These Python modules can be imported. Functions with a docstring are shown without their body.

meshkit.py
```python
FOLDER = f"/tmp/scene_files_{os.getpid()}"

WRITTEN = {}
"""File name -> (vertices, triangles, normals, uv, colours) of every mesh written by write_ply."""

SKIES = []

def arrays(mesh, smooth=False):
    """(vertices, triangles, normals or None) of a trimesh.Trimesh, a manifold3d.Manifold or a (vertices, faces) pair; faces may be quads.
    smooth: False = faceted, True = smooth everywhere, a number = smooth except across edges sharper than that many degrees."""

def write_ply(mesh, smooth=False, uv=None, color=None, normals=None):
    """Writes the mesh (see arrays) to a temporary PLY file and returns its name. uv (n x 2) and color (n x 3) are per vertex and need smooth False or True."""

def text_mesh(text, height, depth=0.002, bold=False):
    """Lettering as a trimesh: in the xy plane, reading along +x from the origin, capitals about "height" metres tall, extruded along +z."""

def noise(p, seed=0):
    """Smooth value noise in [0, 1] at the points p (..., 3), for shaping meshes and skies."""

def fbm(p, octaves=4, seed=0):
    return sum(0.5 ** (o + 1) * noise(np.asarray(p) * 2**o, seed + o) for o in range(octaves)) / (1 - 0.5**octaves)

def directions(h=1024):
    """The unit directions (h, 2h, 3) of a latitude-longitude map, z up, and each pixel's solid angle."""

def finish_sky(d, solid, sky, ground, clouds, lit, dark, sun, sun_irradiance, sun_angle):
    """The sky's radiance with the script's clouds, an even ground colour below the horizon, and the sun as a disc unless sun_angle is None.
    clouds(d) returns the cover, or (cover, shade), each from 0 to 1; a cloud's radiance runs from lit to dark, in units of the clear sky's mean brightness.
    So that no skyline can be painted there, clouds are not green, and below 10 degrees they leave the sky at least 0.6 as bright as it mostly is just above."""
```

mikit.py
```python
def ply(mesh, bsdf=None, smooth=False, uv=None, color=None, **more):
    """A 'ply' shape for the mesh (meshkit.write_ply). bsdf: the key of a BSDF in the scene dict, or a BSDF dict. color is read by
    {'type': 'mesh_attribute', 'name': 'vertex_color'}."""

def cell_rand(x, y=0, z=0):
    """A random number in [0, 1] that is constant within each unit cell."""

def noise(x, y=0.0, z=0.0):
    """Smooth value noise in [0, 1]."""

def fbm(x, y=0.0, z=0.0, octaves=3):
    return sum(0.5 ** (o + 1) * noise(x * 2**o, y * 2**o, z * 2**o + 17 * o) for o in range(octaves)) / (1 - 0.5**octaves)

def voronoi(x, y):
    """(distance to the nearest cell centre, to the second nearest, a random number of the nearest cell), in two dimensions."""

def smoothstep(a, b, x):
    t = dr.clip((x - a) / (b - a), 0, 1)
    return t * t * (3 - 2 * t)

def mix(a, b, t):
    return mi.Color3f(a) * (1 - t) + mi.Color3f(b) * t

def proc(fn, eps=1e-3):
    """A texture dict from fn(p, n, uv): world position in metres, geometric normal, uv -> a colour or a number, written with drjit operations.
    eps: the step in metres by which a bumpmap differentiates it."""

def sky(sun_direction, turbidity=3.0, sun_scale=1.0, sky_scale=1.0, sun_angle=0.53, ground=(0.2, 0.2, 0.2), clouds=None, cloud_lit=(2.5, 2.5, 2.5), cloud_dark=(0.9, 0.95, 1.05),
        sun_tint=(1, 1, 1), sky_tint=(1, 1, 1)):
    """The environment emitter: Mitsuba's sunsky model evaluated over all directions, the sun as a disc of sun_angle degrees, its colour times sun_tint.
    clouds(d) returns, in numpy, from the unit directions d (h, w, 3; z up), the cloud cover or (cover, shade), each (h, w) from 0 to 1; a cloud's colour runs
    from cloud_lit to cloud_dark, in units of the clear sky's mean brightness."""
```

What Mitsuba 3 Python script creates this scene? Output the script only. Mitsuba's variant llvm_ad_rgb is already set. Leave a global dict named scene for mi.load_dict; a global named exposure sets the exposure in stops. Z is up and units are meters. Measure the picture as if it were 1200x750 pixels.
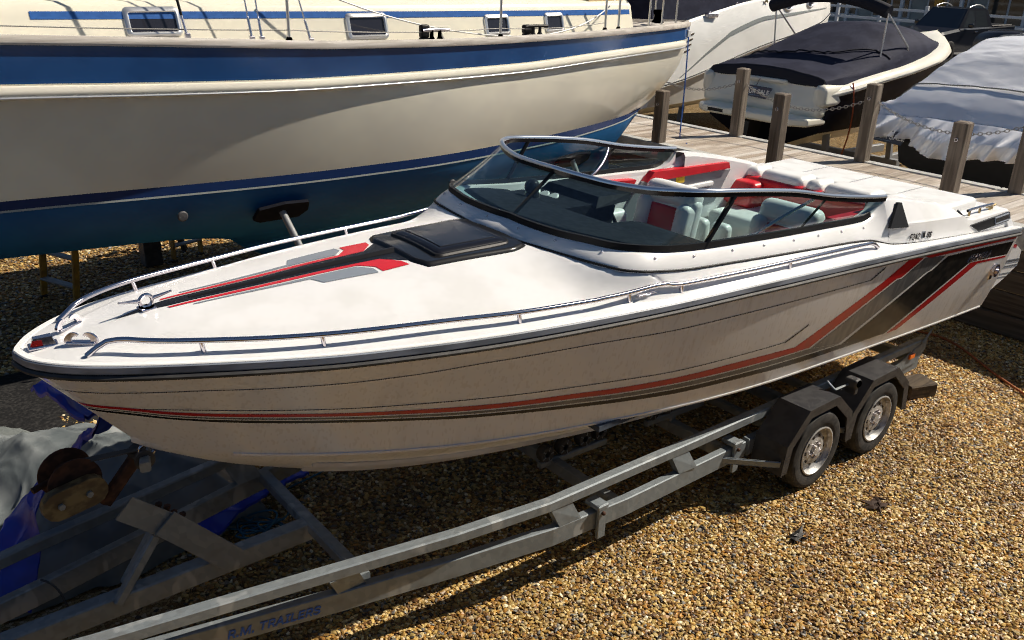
import math, numpy as np, trimesh, mitsuba as mi, mikit, meshkit
import drjit as dr
from shapely.geometry import Polygon
from scipy.interpolate import PchipInterpolator
T = mi.ScalarTransform4f
PI = math.pi
rng = np.random.default_rng(7)
scene, labels = {}, {}

# ---------------------------------------------------------------- camera, sky, exposure
CAM = np.array([-0.5396, -3.9453, 3.4681])
FWD = np.array([0.59055, 0.71059, -0.38250])
UPV = np.array([0.21990, 0.31434, 0.92349])
scene['camera'] = {'type': 'perspective', 'fov': 60.44, 'fov_axis': 'x', 'near_clip': 0.05, 'far_clip': 900.0,
                   'to_world': T().look_at(origin=CAM.tolist(), target=(CAM + FWD).tolist(), up=UPV.tolist())}
SUN = np.array([0.95, -0.37, 1.0])
scene['sky'] = mikit.sky(SUN.tolist(), turbidity=3, sky_scale=0.34, sun_tint=(.90, .99, 1.15))
exposure = 2.2

# ---------------------------------------------------------------- helpers
def rgb(*c): return {'type': 'rgb', 'value': list(c)}
def princ(c, rough=.5, **k):
    base = c if isinstance(c, dict) else rgb(*c)
    return {'type': 'twosided', 'bsdf': {'type': 'principled', 'base_color': base, 'roughness': rough, **k}}
def noisy(a, b, f=3.0, lo=.35, hi=.65, octs=4, st=(1, 1, 1)):
    def fn(p, n, uv):
        t = mikit.fbm(p.x * f * st[0], p.y * f * st[1], p.z * f * st[2], octs)
        return mikit.mix(a, b, mikit.smoothstep(lo, hi, t))
    return mikit.proc(fn)
def bump(fn, inner, scale=1.0, eps=1e-3):
    return {'type': 'twosided', 'bsdf': {'type': 'bumpmap', 'arbitrary': mikit.proc(fn, eps), 'scale': scale, 'nested_bsdf': inner}}

def free(key):
    if key not in scene and key not in labels and not any(k.startswith(key + '__') for k in scene): return key
    i = 1
    while True:
        k = f'{key}_{i:03d}'
        if k not in scene and k not in labels and not any(q.startswith(k + '__') for q in scene): return k
        i += 1
def add(key, mesh, mat, smooth=False, **more):
    key = free(key)
    scene[key] = mikit.ply(mesh, mat, smooth, **more)
    return key
def thing(name, label, cat, group=None):
    key = free(name)
    labels[key] = {'label': label, 'category': cat}
    if group: labels[key]['group'] = group
    return key
def struct(key, mesh, mat, smooth=False, label=None, **more):
    key = add(key, mesh, mat, smooth, **more)
    labels[key] = {'kind': 'structure', 'label': label or key.replace('_', ' '), 'category': key.replace('_', ' ')}
    return key

def unit(v): v = np.asarray(v, float); return v / (np.linalg.norm(v) + 1e-12)
def hull(pts): return trimesh.convex.convex_hull(np.asarray(pts, float))
def cat(ms): return trimesh.util.concatenate([m for m in ms])
def cbox(lo, hi, ch=.01):
    lo, hi = np.minimum(lo, hi).astype(float), np.maximum(lo, hi).astype(float)
    ch = min(ch, .45 * (hi - lo).min()); P = []
    for a in np.ndindex(2, 2, 2):
        for k in range(3):
            P.append([(lo[i] if a[i] == 0 else hi[i]) + (0 if i == k else (ch if a[i] == 0 else -ch)) for i in range(3)])
    return hull(P)
def rbox(lo, hi, r=.03, n=2):
    lo, hi = np.minimum(lo, hi).astype(float), np.maximum(lo, hi).astype(float)
    r = min(r, .49 * (hi - lo).min()); s = trimesh.creation.icosphere(n, r).vertices
    return hull(np.vstack([s + [lo[i] + r if a[i_] == 0 else hi[i_] - r for i_, i in ((0, 0), (1, 1), (2, 2))] for a in np.ndindex(2, 2, 2)]))
def xf(m, mat): m = m.copy(); m.apply_transform(mat); return m
def move(m, d, rz=0, ry=0, rx=0):
    R = trimesh.transformations.euler_matrix(rx, ry, rz, 'sxyz'); R[:3, 3] = d
    return xf(m, R)
def mirror(m, y0=0.):
    m = m.copy(); v = np.array(m.vertices); v[:, 1] = 2 * y0 - v[:, 1]
    return trimesh.Trimesh(v, np.array(m.faces)[:, ::-1], process=False)
def grid(P, close_u=False, close_v=False, flip=False):
    P = np.asarray(P, float); a, b = P.shape[:2]
    i, j = np.meshgrid(np.arange(a if close_u else a - 1), np.arange(b if close_v else b - 1), indexing='ij')
    i2, j2 = (i + 1) % a, (j + 1) % b
    q = np.stack([i * b + j, i2 * b + j, i2 * b + j2, i * b + j2], -1).reshape(-1, 4)
    if flip: q = q[:, ::-1]
    f = np.vstack([q[:, [0, 1, 2]], q[:, [0, 2, 3]]])
    return trimesh.Trimesh(P.reshape(-1, 3), f, process=False)
def fan(ring, flip=False):
    ring = np.asarray(ring, float); n = len(ring); v = np.vstack([ring, ring.mean(0)])
    f = np.stack([np.arange(n), (np.arange(n) + 1) % n, np.full(n, n)], 1)
    return trimesh.Trimesh(v, f[:, ::-1] if flip else f, process=False)
def sweep(path, sec, up=(0, 0, 1), caps=True, scale=None):
    """section points (side, up) carried along the path"""
    path, sec, up = np.asarray(path, float), np.asarray(sec, float), unit(up)
    t = np.gradient(path, axis=0); t /= np.linalg.norm(t, axis=1, keepdims=True) + 1e-12
    S = np.cross(t, up); S /= np.linalg.norm(S, axis=1, keepdims=True) + 1e-12
    U = np.cross(S, t)
    sc = np.ones(len(path)) if scale is None else np.asarray(scale)
    R = path[:, None] + sc[:, None, None] * (sec[None, :, :1] * S[:, None] + sec[None, :, 1:] * U[:, None])
    ms = [grid(R, close_v=True)]
    if caps: ms += [fan(R[0]), fan(R[-1], True)]
    m = cat(ms); m.fix_normals() if len(m.faces) < 4000 else None
    return m
def spline(P, n=40, k=True):
    P = np.asarray(P, float); d = np.r_[0, np.cumsum(np.linalg.norm(np.diff(P, axis=0), axis=1))]
    s = np.linspace(0, d[-1], n)
    from scipy.interpolate import CubicSpline
    return CubicSpline(d, P)(s) if k and len(P) > 2 else np.stack([np.interp(s, d, P[:, i]) for i in range(P.shape[1])], 1)
def tube(path, r=.012, n=10, caps=True, scale=None):
    path = np.asarray(path, float); t = np.gradient(path, axis=0); t /= np.linalg.norm(t, axis=1, keepdims=True) + 1e-12
    a = np.cross(t[0], [0, 0, 1.] if abs(t[0][2]) < .9 else [1., 0, 0]); a = unit(a)
    A = []
    for k in range(len(path)):
        a = unit(a - t[k] * (a @ t[k])); A.append(a)
    A = np.array(A); Bv = np.cross(t, A); th = np.arange(n) * 2 * PI / n
    rr = r * (np.ones(len(path)) if scale is None else np.asarray(scale))
    R = path[:, None] + rr[:, None, None] * (np.cos(th)[None, :, None] * A[:, None] + np.sin(th)[None, :, None] * Bv[:, None])
    return cat([grid(R, close_v=True, flip=True)] + ([fan(R[0]), fan(R[-1], True)] if caps else []))
def beam(p0, p1, w, h, up=(0, 0, 1), ch=.008):
    a, b = w / 2, h / 2
    sec = [(-a + ch, -b), (a - ch, -b), (a, -b + ch), (a, b - ch), (a - ch, b), (-a + ch, b), (-a, b - ch), (-a, -b + ch)]
    return sweep([p0, p1], sec, up)
def polybeam(path, w, h, up=(0, 0, 1), ch=.008):
    a, b = w / 2, h / 2
    sec = [(-a + ch, -b), (a - ch, -b), (a, -b + ch), (a, b - ch), (a - ch, b), (-a + ch, b), (-a, b - ch), (-a, -b + ch)]
    return sweep(path, sec, up)
def lathe(prof, n=32):
    prof = np.asarray(prof, float); th = np.arange(n) * 2 * PI / n
    P = np.stack([prof[:, None, 0] * np.cos(th), prof[:, None, 0] * np.sin(th), np.repeat(prof[:, 1:], n, 1)], -1)
    return grid(P, close_v=True, flip=True)
def triangulate(poly):
    return trimesh.creation.triangulate_polygon(poly, engine='earcut')
def patch(pts, fn, size=.12, off=None):
    """a flat polygon in parameters, cut small and carried onto a surface"""
    v, f = triangulate(Polygon(pts) if not isinstance(pts, Polygon) else pts)
    v = np.c_[v, np.zeros(len(v))]
    v, f = trimesh.remesh.subdivide_to_size(v, f, size, max_iter=12)
    return trimesh.Trimesh(fn(v[:, :2]), f, process=False)
def plate(pts, thick, frame):
    """extruded 2-D outline; frame = (origin, x axis, y axis)"""
    o, x, y = (np.asarray(q, float) for q in frame); z = np.cross(x, y)
    m = trimesh.creation.extrude_polygon(Polygon(pts), thick, engine='earcut')
    M = np.eye(4); M[:3, 0], M[:3, 1], M[:3, 2], M[:3, 3] = x, y, z, o
    return xf(m, M)
def pch(xs, ys):
    p = PchipInterpolator(xs, ys); return lambda x: p(np.clip(x, xs[0], xs[-1]))

# ---------------------------------------------------------------- materials
def gel_side(p, n, uv):
    s = mikit.fbm(p.x * 34, p.y * 6, p.z * 2.0, 3); g = mikit.fbm(p.x * 2.2, p.y * 2.2, p.z * 2.2, 4)
    c = mikit.mix((.64, .64, .635), (.55, .535, .51), mikit.smoothstep(.50, .80, s) * mikit.smoothstep(.35, .7, g))
    return mikit.mix(c, (.47, .44, .40), mikit.smoothstep(.66, .74, mikit.noise(p.x * 110, p.y * 110, p.z * 13)) * .30)
scene['gel_side'] = princ(mikit.proc(gel_side), .11, specular=.5, clearcoat=.5, clearcoat_gloss=.9)
scene['gel_deck'] = princ(noisy((.70, .70, .695), (.645, .645, .63), 5, .45, .75, 4), .22, specular=.5, clearcoat=.4)
scene['gel_bottom'] = princ(noisy((.62, .61, .585), (.50, .475, .44), 4, .4, .7, 4), .3)
scene['black_gloss'] = princ((.010, .010, .011), .12, specular=.35, clearcoat=.3)
scene['black_satin'] = princ((.012, .012, .013), .45, specular=.2)
scene['black_rubber'] = princ(noisy((.022, .022, .023), (.045, .043, .04), 12), .6)
scene['spear_black'] = princ((.010, .010, .011), .3, specular=.25)
scene['hatch_glass'] = princ((.008, .009, .014), .16, specular=.3, clearcoat=.15)
scene['rail_grey'] = princ(noisy((.26, .29, .34), (.15, .17, .20), 8, .4, .6, 3, (.4, 1, 1)), .4)
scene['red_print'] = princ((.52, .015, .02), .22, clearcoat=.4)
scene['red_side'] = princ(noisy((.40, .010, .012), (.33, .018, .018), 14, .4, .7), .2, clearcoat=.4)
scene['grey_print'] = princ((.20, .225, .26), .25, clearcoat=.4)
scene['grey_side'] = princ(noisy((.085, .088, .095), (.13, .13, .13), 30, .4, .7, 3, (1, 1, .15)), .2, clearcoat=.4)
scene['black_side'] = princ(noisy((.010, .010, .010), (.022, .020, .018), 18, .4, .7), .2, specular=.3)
scene['white_line'] = princ((.72, .72, .70), .3)
scene['chrome'] = {'type': 'roughconductor', 'material': 'Cr', 'alpha': .06}
scene['steel'] = {'type': 'roughconductor', 'material': 'Cr', 'alpha': .16}
scene['brass'] = princ((.45, .34, .16), .3, metallic=.9)
scene['vinyl_white'] = princ(noisy((.74, .75, .74), (.68, .68, .66), 8), .42)
scene['vinyl_red'] = princ(noisy((.55, .010, .020), (.48, .010, .018), 8), .38)
scene['vinyl_grey'] = princ((.19, .20, .22), .45)
scene['carpet'] = princ(noisy((.05, .065, .09), (.03, .04, .06), 40), .95)
scene['dash'] = princ(noisy((.006, .008, .014), (.011, .013, .02), 30), .7, specular=.15)
scene['tint'] = {'type': 'thindielectric', 'int_ior': 1.33, 'specular_transmittance': rgb(.52, .72, .72)}
scene['yellow_plastic'] = princ((.75, .50, .02), .4)
def galv_fn(p, n, uv):
    v = mikit.voronoi(p.x * 34 + p.z * 11, p.y * 34 + p.z * 23)[2]
    t = mikit.fbm(p.x * 3, p.y * 3, p.z * 5, 3); d = mikit.fbm(p.x * 16, p.y * 16, p.z * 16, 4)
    c = mikit.mix((.165, .19, .205), (.235, .265, .28), v * .6 + .4 * t)
    c = mikit.mix(c, (.16, .165, .165), mikit.smoothstep(.5, .8, d) * .55)
    return mikit.mix(c, (.38, .40, .40), mikit.smoothstep(.66, .74, mikit.fbm(p.x * 9 + 7, p.y * 9, p.z * 3, 3)) * .6)
scene['galvanised'] = princ(mikit.proc(galv_fn), .5, metallic=.35)
scene['rust'] = princ(noisy((.035, .014, .008), (.085, .034, .016), 25), .85)
scene['tyre'] = princ(noisy((.014, .014, .014), (.035, .033, .03), 20), .8)
scene['mudguard'] = princ(noisy((.016, .016, .019), (.028, .028, .030), 16), .5)
scene['rim'] = princ(noisy((.46, .46, .45), (.26, .25, .23), 14, .45, .7), .42, metallic=.4)
scene['orange_lens'] = princ((.75, .16, .01), .25)
scene['red_lens'] = princ((.16, .006, .006), .2)
scene['blue_paint'] = princ((.015, .10, .45), .5)
scene['head_alloy'] = princ((.78, .80, .84), .16, metallic=.9)

# ---------------------------------------------------------------- ground
def gravel_fn(p, n, uv):
    a = mikit.voronoi(p.x * 44, p.y * 44); b = mikit.fbm(p.x * 1.3, p.y * 1.3, 0, 3)
    r = a[2]
    c = mikit.mix((.22, .13, .055), (.42, .29, .14), mikit.smoothstep(.0, .5, r))
    c = mikit.mix(c, (.56, .45, .29), mikit.smoothstep(.72, .8, r)); c = mikit.mix(c, (.10, .09, .08), mikit.smoothstep(.92, .95, r))
    gap = mikit.smoothstep(.02, .16, a[1] - a[0])
    return .75 * c * (.35 + .65 * gap) * (.85 + .3 * b)
scene['gravel_bed'] = bump(lambda p, n, uv: dr.minimum(mikit.voronoi(p.x * 44, p.y * 44)[1] - mikit.voronoi(p.x * 44, p.y * 44)[0], .5), {'type': 'diffuse', 'reflectance': mikit.proc(gravel_fn)}, .010, 2e-3)
g = trimesh.creation.box((600, 600, .1)); g.apply_translation((60, 60, -.05))
struct('ground', g, 'gravel_bed', label='tan gravel yard under the boats')
scene['stone_mat'] = {'type': 'twosided', 'bsdf': {'type': 'principled', 'base_color': {'type': 'mesh_attribute', 'name': 'vertex_color'}, 'roughness': .45, 'specular': .5}}
def stones(x0, x1, y0, y1, step, size, seed, keep=None):
    r = np.random.default_rng(seed); X, Y = np.meshgrid(np.arange(x0, x1, step), np.arange(y0, y1, step)); X, Y = X.ravel(), Y.ravel()
    X = X + r.uniform(-.5, .5, len(X)) * step; Y = Y + r.uniform(-.5, .5, len(Y)) * step
    if keep is not None: k = keep(X, Y); X, Y = X[k], Y[k]
    n = len(X); ico = trimesh.creation.icosahedron(); V, F = np.array(ico.vertices), np.array(ico.faces)
    S = size * r.uniform(.55, 1.25, (n, 1)) ** 1.0 * np.stack([r.uniform(.8, 1.35, n), r.uniform(.6, 1.0, n), r.uniform(.28, .62, n)], 1)
    Vj = V[None] * (1 + r.uniform(-.38, .26, (n, 12, 1))) * S[:, None]
    a = r.uniform(0, 2 * PI, n); tx = r.normal(0, .4, n)
    ca, sa, ct, s_t = np.cos(a), np.sin(a), np.cos(tx), np.sin(tx)
    y1_, z1_ = Vj[..., 1] * ct[:, None] - Vj[..., 2] * s_t[:, None], Vj[..., 1] * s_t[:, None] + Vj[..., 2] * ct[:, None]
    x2, y2 = Vj[..., 0] * ca[:, None] - y1_ * sa[:, None], Vj[..., 0] * sa[:, None] + y1_ * ca[:, None]
    z0 = r.uniform(.001, .011, n)
    P = np.stack([x2 + X[:, None], y2 + Y[:, None], z1_ + z0[:, None]], -1).reshape(-1, 3)
    pal = np.array([(.46, .28, .08), (.58, .40, .14), (.30, .165, .05), (.72, .57, .31), (.84, .75, .56), (.54, .28, .06), (.19, .10, .04), (.24, .23, .22), (.06, .06, .065), (.64, .48, .20)])
    pr = np.array([.19, .18, .13, .11, .045, .07, .11, .05, .03, .085]); pr = pr / pr.sum()
    C = .90 * np.array([1.02, 1.0, .90]) * pal[r.choice(len(pal), n, p=pr)] ** 1.06 * r.uniform(.65, 1.2, (n, 1))
    pt = meshkit.fbm(np.stack([X * .9, Y * .9, 0 * X], 1), 4, seed)[:, None]; dm = meshkit.fbm(np.stack([X * 2.3 + 5, Y * 2.3, 0 * X], 1), 3, seed + 2)[:, None]
    C = C * (.72 + .56 * pt); C = np.where(dm > .62, C * [.80, .76, .74], C); C = np.repeat(C, 12, 0) * r.uniform(.92, 1.08, (n * 12, 1))
    Fa = (F[None] + (np.arange(n) * 12)[:, None, None]).reshape(-1, 3)
    return trimesh.Trimesh(P, Fa, process=False), np.clip(C, 0, 1)
def gravel(lab, *a, **k):
    m, C = stones(*a, **k); key = add('gravel', m, 'stone_mat', False, color=C); labels[key] = {'label': lab, 'category': 'gravel', 'kind': 'stuff'}
gravel('sunlit tan and brown gravel stones in front of the trailer', .2, 9.2, -3.3, .1, .0178, .0150, 3, keep=lambda X, Y: (Y < .1) & (X + 2.2 * (Y + 3.3) > 1.0))
gravel('shaded gravel stones under the speedboat and trailer', .2, 9.2, .1, 3.0, .026, .0170, 4, keep=lambda X, Y: X > .6)
gravel('gravel stones under and beyond the yacht', -1.5, 8.4, 3.0, 10.5, .040, .021, 5, keep=lambda X, Y: ((X < .9) & (Y < 4.05)) == False)
# strip of old tarmac by the bow
scene['tarmac'] = princ(noisy((.012, .012, .0125), (.034, .033, .032), 60, .4, .75, 4), .95, specular=.15)
struct('tarmac_patch', cbox((-4.5, 2.75, -.05), (.86, 4.02, .012), .006), 'tarmac', label='dark tarmac strip beside the bow')

# ---------------------------------------------------------------- timber boardwalk along the stern
DZ, DX0, DX1 = 1.15, 8.62, 10.22
struct('boardwalk', cbox((DX0 + .16, -7, DZ - .20), (DX1 - .16, 16, DZ - .05), .01), princ((.10, .08, .06), .9), label='raised timber boardwalk with concrete edging behind the stern')
def wood(a, b, c3, ax):
    def fn(p, n, uv):
        f = (p.x * 2.2, p.y * 42, p.z * 42) if ax == 'x' else ((p.x * 42, p.y * 42, p.z * 2.0) if ax == 'z' else (p.x * 42, p.y * 2.2, p.z * 42))
        g_ = mikit.fbm(*f, 3); h = mikit.fbm(p.x * 1.7, p.y * 1.7, p.z * 1.7, 3)
        c = mikit.mix(a, b, mikit.smoothstep(.3, .7, g_)); return mikit.mix(c, c3, mikit.smoothstep(.5, .75, h) * .7)
    return mikit.proc(fn)
for k, (a, b, c3) in enumerate([((.26, .215, .17), (.40, .345, .28), (.48, .43, .37)), ((.33, .28, .23), (.46, .41, .35), (.30, .25, .2)), ((.22, .175, .135), (.34, .28, .22), (.42, .37, .31)), ((.40, .36, .31), (.54, .50, .45), (.35, .3, .25))]):
    scene[f'plank_wood{k}'] = princ(wood(a, b, c3, 'x'), .8)
y = -6.9
while y < 15.9:
    wd = .125; dz = rng.uniform(-.003, .003)
    add('boardwalk__plank', cbox((DX0 + .17 + rng.uniform(-.01, .01), y + .004, DZ - .045), (DX1 - .17, y + wd - .004, DZ + dz), .005), f'plank_wood{rng.choice(4, p=[.35, .3, .2, .15])}')
    y += wd
scene['kerb_concrete'] = princ(noisy((.42, .42, .40), (.30, .30, .28), 9, .4, .7, 4), .85)
scene['sleeper'] = princ(wood((.06, .047, .035), (.115, .09, .065), (.085, .07, .05), 'y'), .85)
y = -7
while y < 16:
    for x0 in (DX0, DX1 - .155): add('boardwalk__kerb', cbox((x0, y + .004, DZ - .22), (x0 + .155, y + 1.796, DZ + .012), .012), 'kerb_concrete')
    for z0 in (.02, .25, .48, .71): add('boardwalk__facing_plank', cbox((DX0 + .02, y + .006, z0 + .006), (DX0 + .08, y + 1.794, z0 + .222), .01), 'sleeper')
    y += 1.8
for k_, (a_, b_, c_) in enumerate([((.10, .078, .06), (.20, .16, .125), (.27, .23, .19)), ((.13, .105, .08), (.24, .20, .16), (.17, .13, .10)), ((.085, .066, .05), (.17, .135, .105), (.22, .185, .15))]): scene[f'post_wood{k_}'] = princ(wood(a_, b_, c_, 'z'), .85)
for (x, y, z0, z1, lab) in [(10.13, 3.93, DZ, 2.10, 'square wooden post in front of the swim platform, on the far edge of the boardwalk'),
        (10.13, 1.93, DZ, 2.13, 'square wooden post between the two for sale signs, far edge of the boardwalk'),
        (8.70, 2.27, DZ - .3, 2.06, 'square wooden post rising behind the red seat, near edge of the boardwalk'),
        (8.70, .12, DZ - .3, 2.06, 'square wooden post in front of the silver covered boat, behind the stern rail'),
        (8.72, 4.16, DZ - .3, 1.86, 'dark square wooden post under the overhanging stern of the cream yacht'),
        (10.13, .0, DZ, 2.1, 'square wooden post cut by the right edge of the photo')]:
    k = thing('mooring_post', lab, 'post', 'wooden posts along the boardwalk'); x += rng.uniform(-.01, .01); mt = f'post_wood{rng.integers(3)}'; tw = rng.uniform(-.012, .012)
    add(k + '__shaft', hull([(x + a * .075 + t_, y + b * c2 + tw * t2, z) for z, t_, t2 in ((z0, 0, 0), (z1 - .012, tw, 1)) for a, b, c2 in ((-1, -1, .063), (-1, 1, .063), (1, -1, .063), (1, 1, .063))] + [(x + a * .063 + t_, y + b * .075 + tw * t2, z) for z, t_, t2 in ((z0, 0, 0), (z1 - .012, tw, 1)) for a in (-1, 1) for b in (-1, 1)]), mt); add(k + '__cap', hull([(x + a * s_ + tw, y + b * s_ + tw, z) for s_, z in ((.073, z1 - .013), (.05, z1)) for a in (-1, 1) for b in (-1, 1)]), mt)
    add(k + '__eye_bolt', move(trimesh.creation.torus(.018, .005, 12, 8), (x - .09, y, z1 - .18), 0, PI / 2), 'steel', True)
def chain(p0, p1, sag, lab):
    p0, p1 = np.array(p0), np.array(p1); n = int(np.linalg.norm(p1 - p0) / .045); ms = []
    t = np.linspace(0, 1, n); P = p0 + (p1 - p0) * t[:, None]; P[:, 2] -= sag * 4 * t * (1 - t)
    lk = trimesh.creation.torus(.017, .005, 8, 6); lk.apply_scale((1.6, 1, 1))
    for i in range(n - 1):
        d = unit(P[i + 1] - P[i]); a = np.cross(d, (0, 0, 1)) if i % 2 else np.array([0, 0, 1.]); a = unit(a - d * (a @ d)); M = np.eye(4); M[:3, 0], M[:3, 1], M[:3, 2], M[:3, 3] = d, np.cross(a, d), a, (P[i] + P[i + 1]) / 2; ms.append(xf(lk, M))
    key = add('chain', cat(ms), 'rope_grey'); labels[key] = {'label': lab, 'category': 'chain'}
scene['rope_grey'] = princ((.30, .29, .27), .5, metallic=.3)
chain((10.13, 5.9, 1.92), (10.13, 3.93, 1.92), .22, 'sagging chain left of the post by the swim platform'); chain((10.13, 3.93, 1.92), (10.13, 1.93, 1.95), .26, 'sagging chain between the two far posts, in front of the white swim platform'); chain((10.13, 1.93, 1.95), (10.13, .0, 1.92), .25, 'sagging chain in front of the silver covered boat')

# ---------------------------------------------------------------- the speedboat's lines (bow at x=0, port side is y<0)
RAIL = np.array([(0, -.008, 1.79), (.03, -.09, 1.779), (.104, -.197, 1.779), (.287, -.349, 1.778), (.59, -.5, 1.765), (.921, -.626, 1.744), (1.159, -.707, 1.731), (1.415, -.781, 1.722), (1.688, -.847, 1.711), (1.991, -.907, 1.70), (2.323, -.961, 1.691), (2.682, -1.013, 1.683), (3.086, -1.061, 1.675), (3.54, -1.103, 1.668), (4.047, -1.141, 1.655), (4.651, -1.169, 1.631), (5.596, -1.195, 1.581), (6.308, -1.2, 1.53), (7.15, -1.2, 1.465)])
CHINE = np.array([(.40, 0, 1.30), (.501, -.067, 1.255), (.652, -.147, 1.212), (.827, -.235, 1.174), (1.046, -.339, 1.142), (1.275, -.44, 1.115), (1.548, -.547, 1.088), (1.967, -.675, 1.05), (2.404, -.771, 1.015), (2.898, -.858, .982), (3.364, -.92, .947), (3.813, -.966, .922), (4.148, -.989, .906), (5.116, -1.034, .880), (6.344, -1.064, .838), (7.10, -1.07, .812)])
KEEL = np.array([(.40, 0, 1.30), (.575, 0, 1.171), (.777, 0, 1.039), (.998, 0, .922), (1.444, 0, .735), (1.78, 0, .633), (2.215, 0, .536), (3.08, 0, .41), (4.5, 0, .35), (7.05, 0, .33)])
railY, railZ = pch(RAIL[:, 0], RAIL[:, 1]), pch(RAIL[:, 0], RAIL[:, 2])
chinY, chinZ = pch(CHINE[:, 0], CHINE[:, 1]), pch(CHINE[:, 0], CHINE[:, 2])
keelZ = pch(KEEL[:, 0], KEEL[:, 2])
def railP(s): x = 7.15 * s; return np.stack([x, railY(x), railZ(x)], -1)
def chinP(s): x = .40 + 6.70 * s; return np.stack([x, chinY(x), chinZ(x)], -1)
def keelP(s): x = .40 + 6.65 * s; return np.stack([x, 0 * x, keelZ(x)], -1)
def side(st):
    """port topside: s along the boat, t from rub rail (0) to chine (1)"""
    st = np.asarray(st, float); s, t = st[..., 0], st[..., 1]
    a, b = railP(s), chinP(s); P = a + (b - a) * t[..., None]
    P[..., 1] += (.035 * np.exp(-((s - .18) / .16) ** 2) - .012 * np.clip(s * 3 - .8, 0, 1)) * 4 * t * (1 - t)
    return P
def side_off(st, d=.002):
    st = np.asarray(st, float); e = 2e-3
    du = side(st + [e, 0]) - side(st - [e, 0]); dv = side(st + [0, e]) - side(st - [0, e])
    n = np.cross(du, dv); n /= np.linalg.norm(n, axis=-1, keepdims=True) + 1e-12
    n *= np.where(n[..., 1:2] > 0, -1, 1)
    return side(st) + n * d
RH = .062                                                        # rub rail height
GROOVE = np.array([(2.58, 0, 1.95), (2.58, -.2, 1.95), (2.60, -.36, 1.95), (2.63, -.56, 1.95), (2.68, -.76, 1.945), (2.77, -.88, 1.925), (2.93, -.95, 1.905), (3.2, -.97, 1.87), (3.54, -.985, 1.845), (3.9, -1.0, 1.82), (4.38, -1.02, 1.79), (5.0, -1.045, 1.745), (5.33, -1.065, 1.665), (6.25, -1.095, 1.575), (7.2, -1.10, 1.50)])
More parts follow.
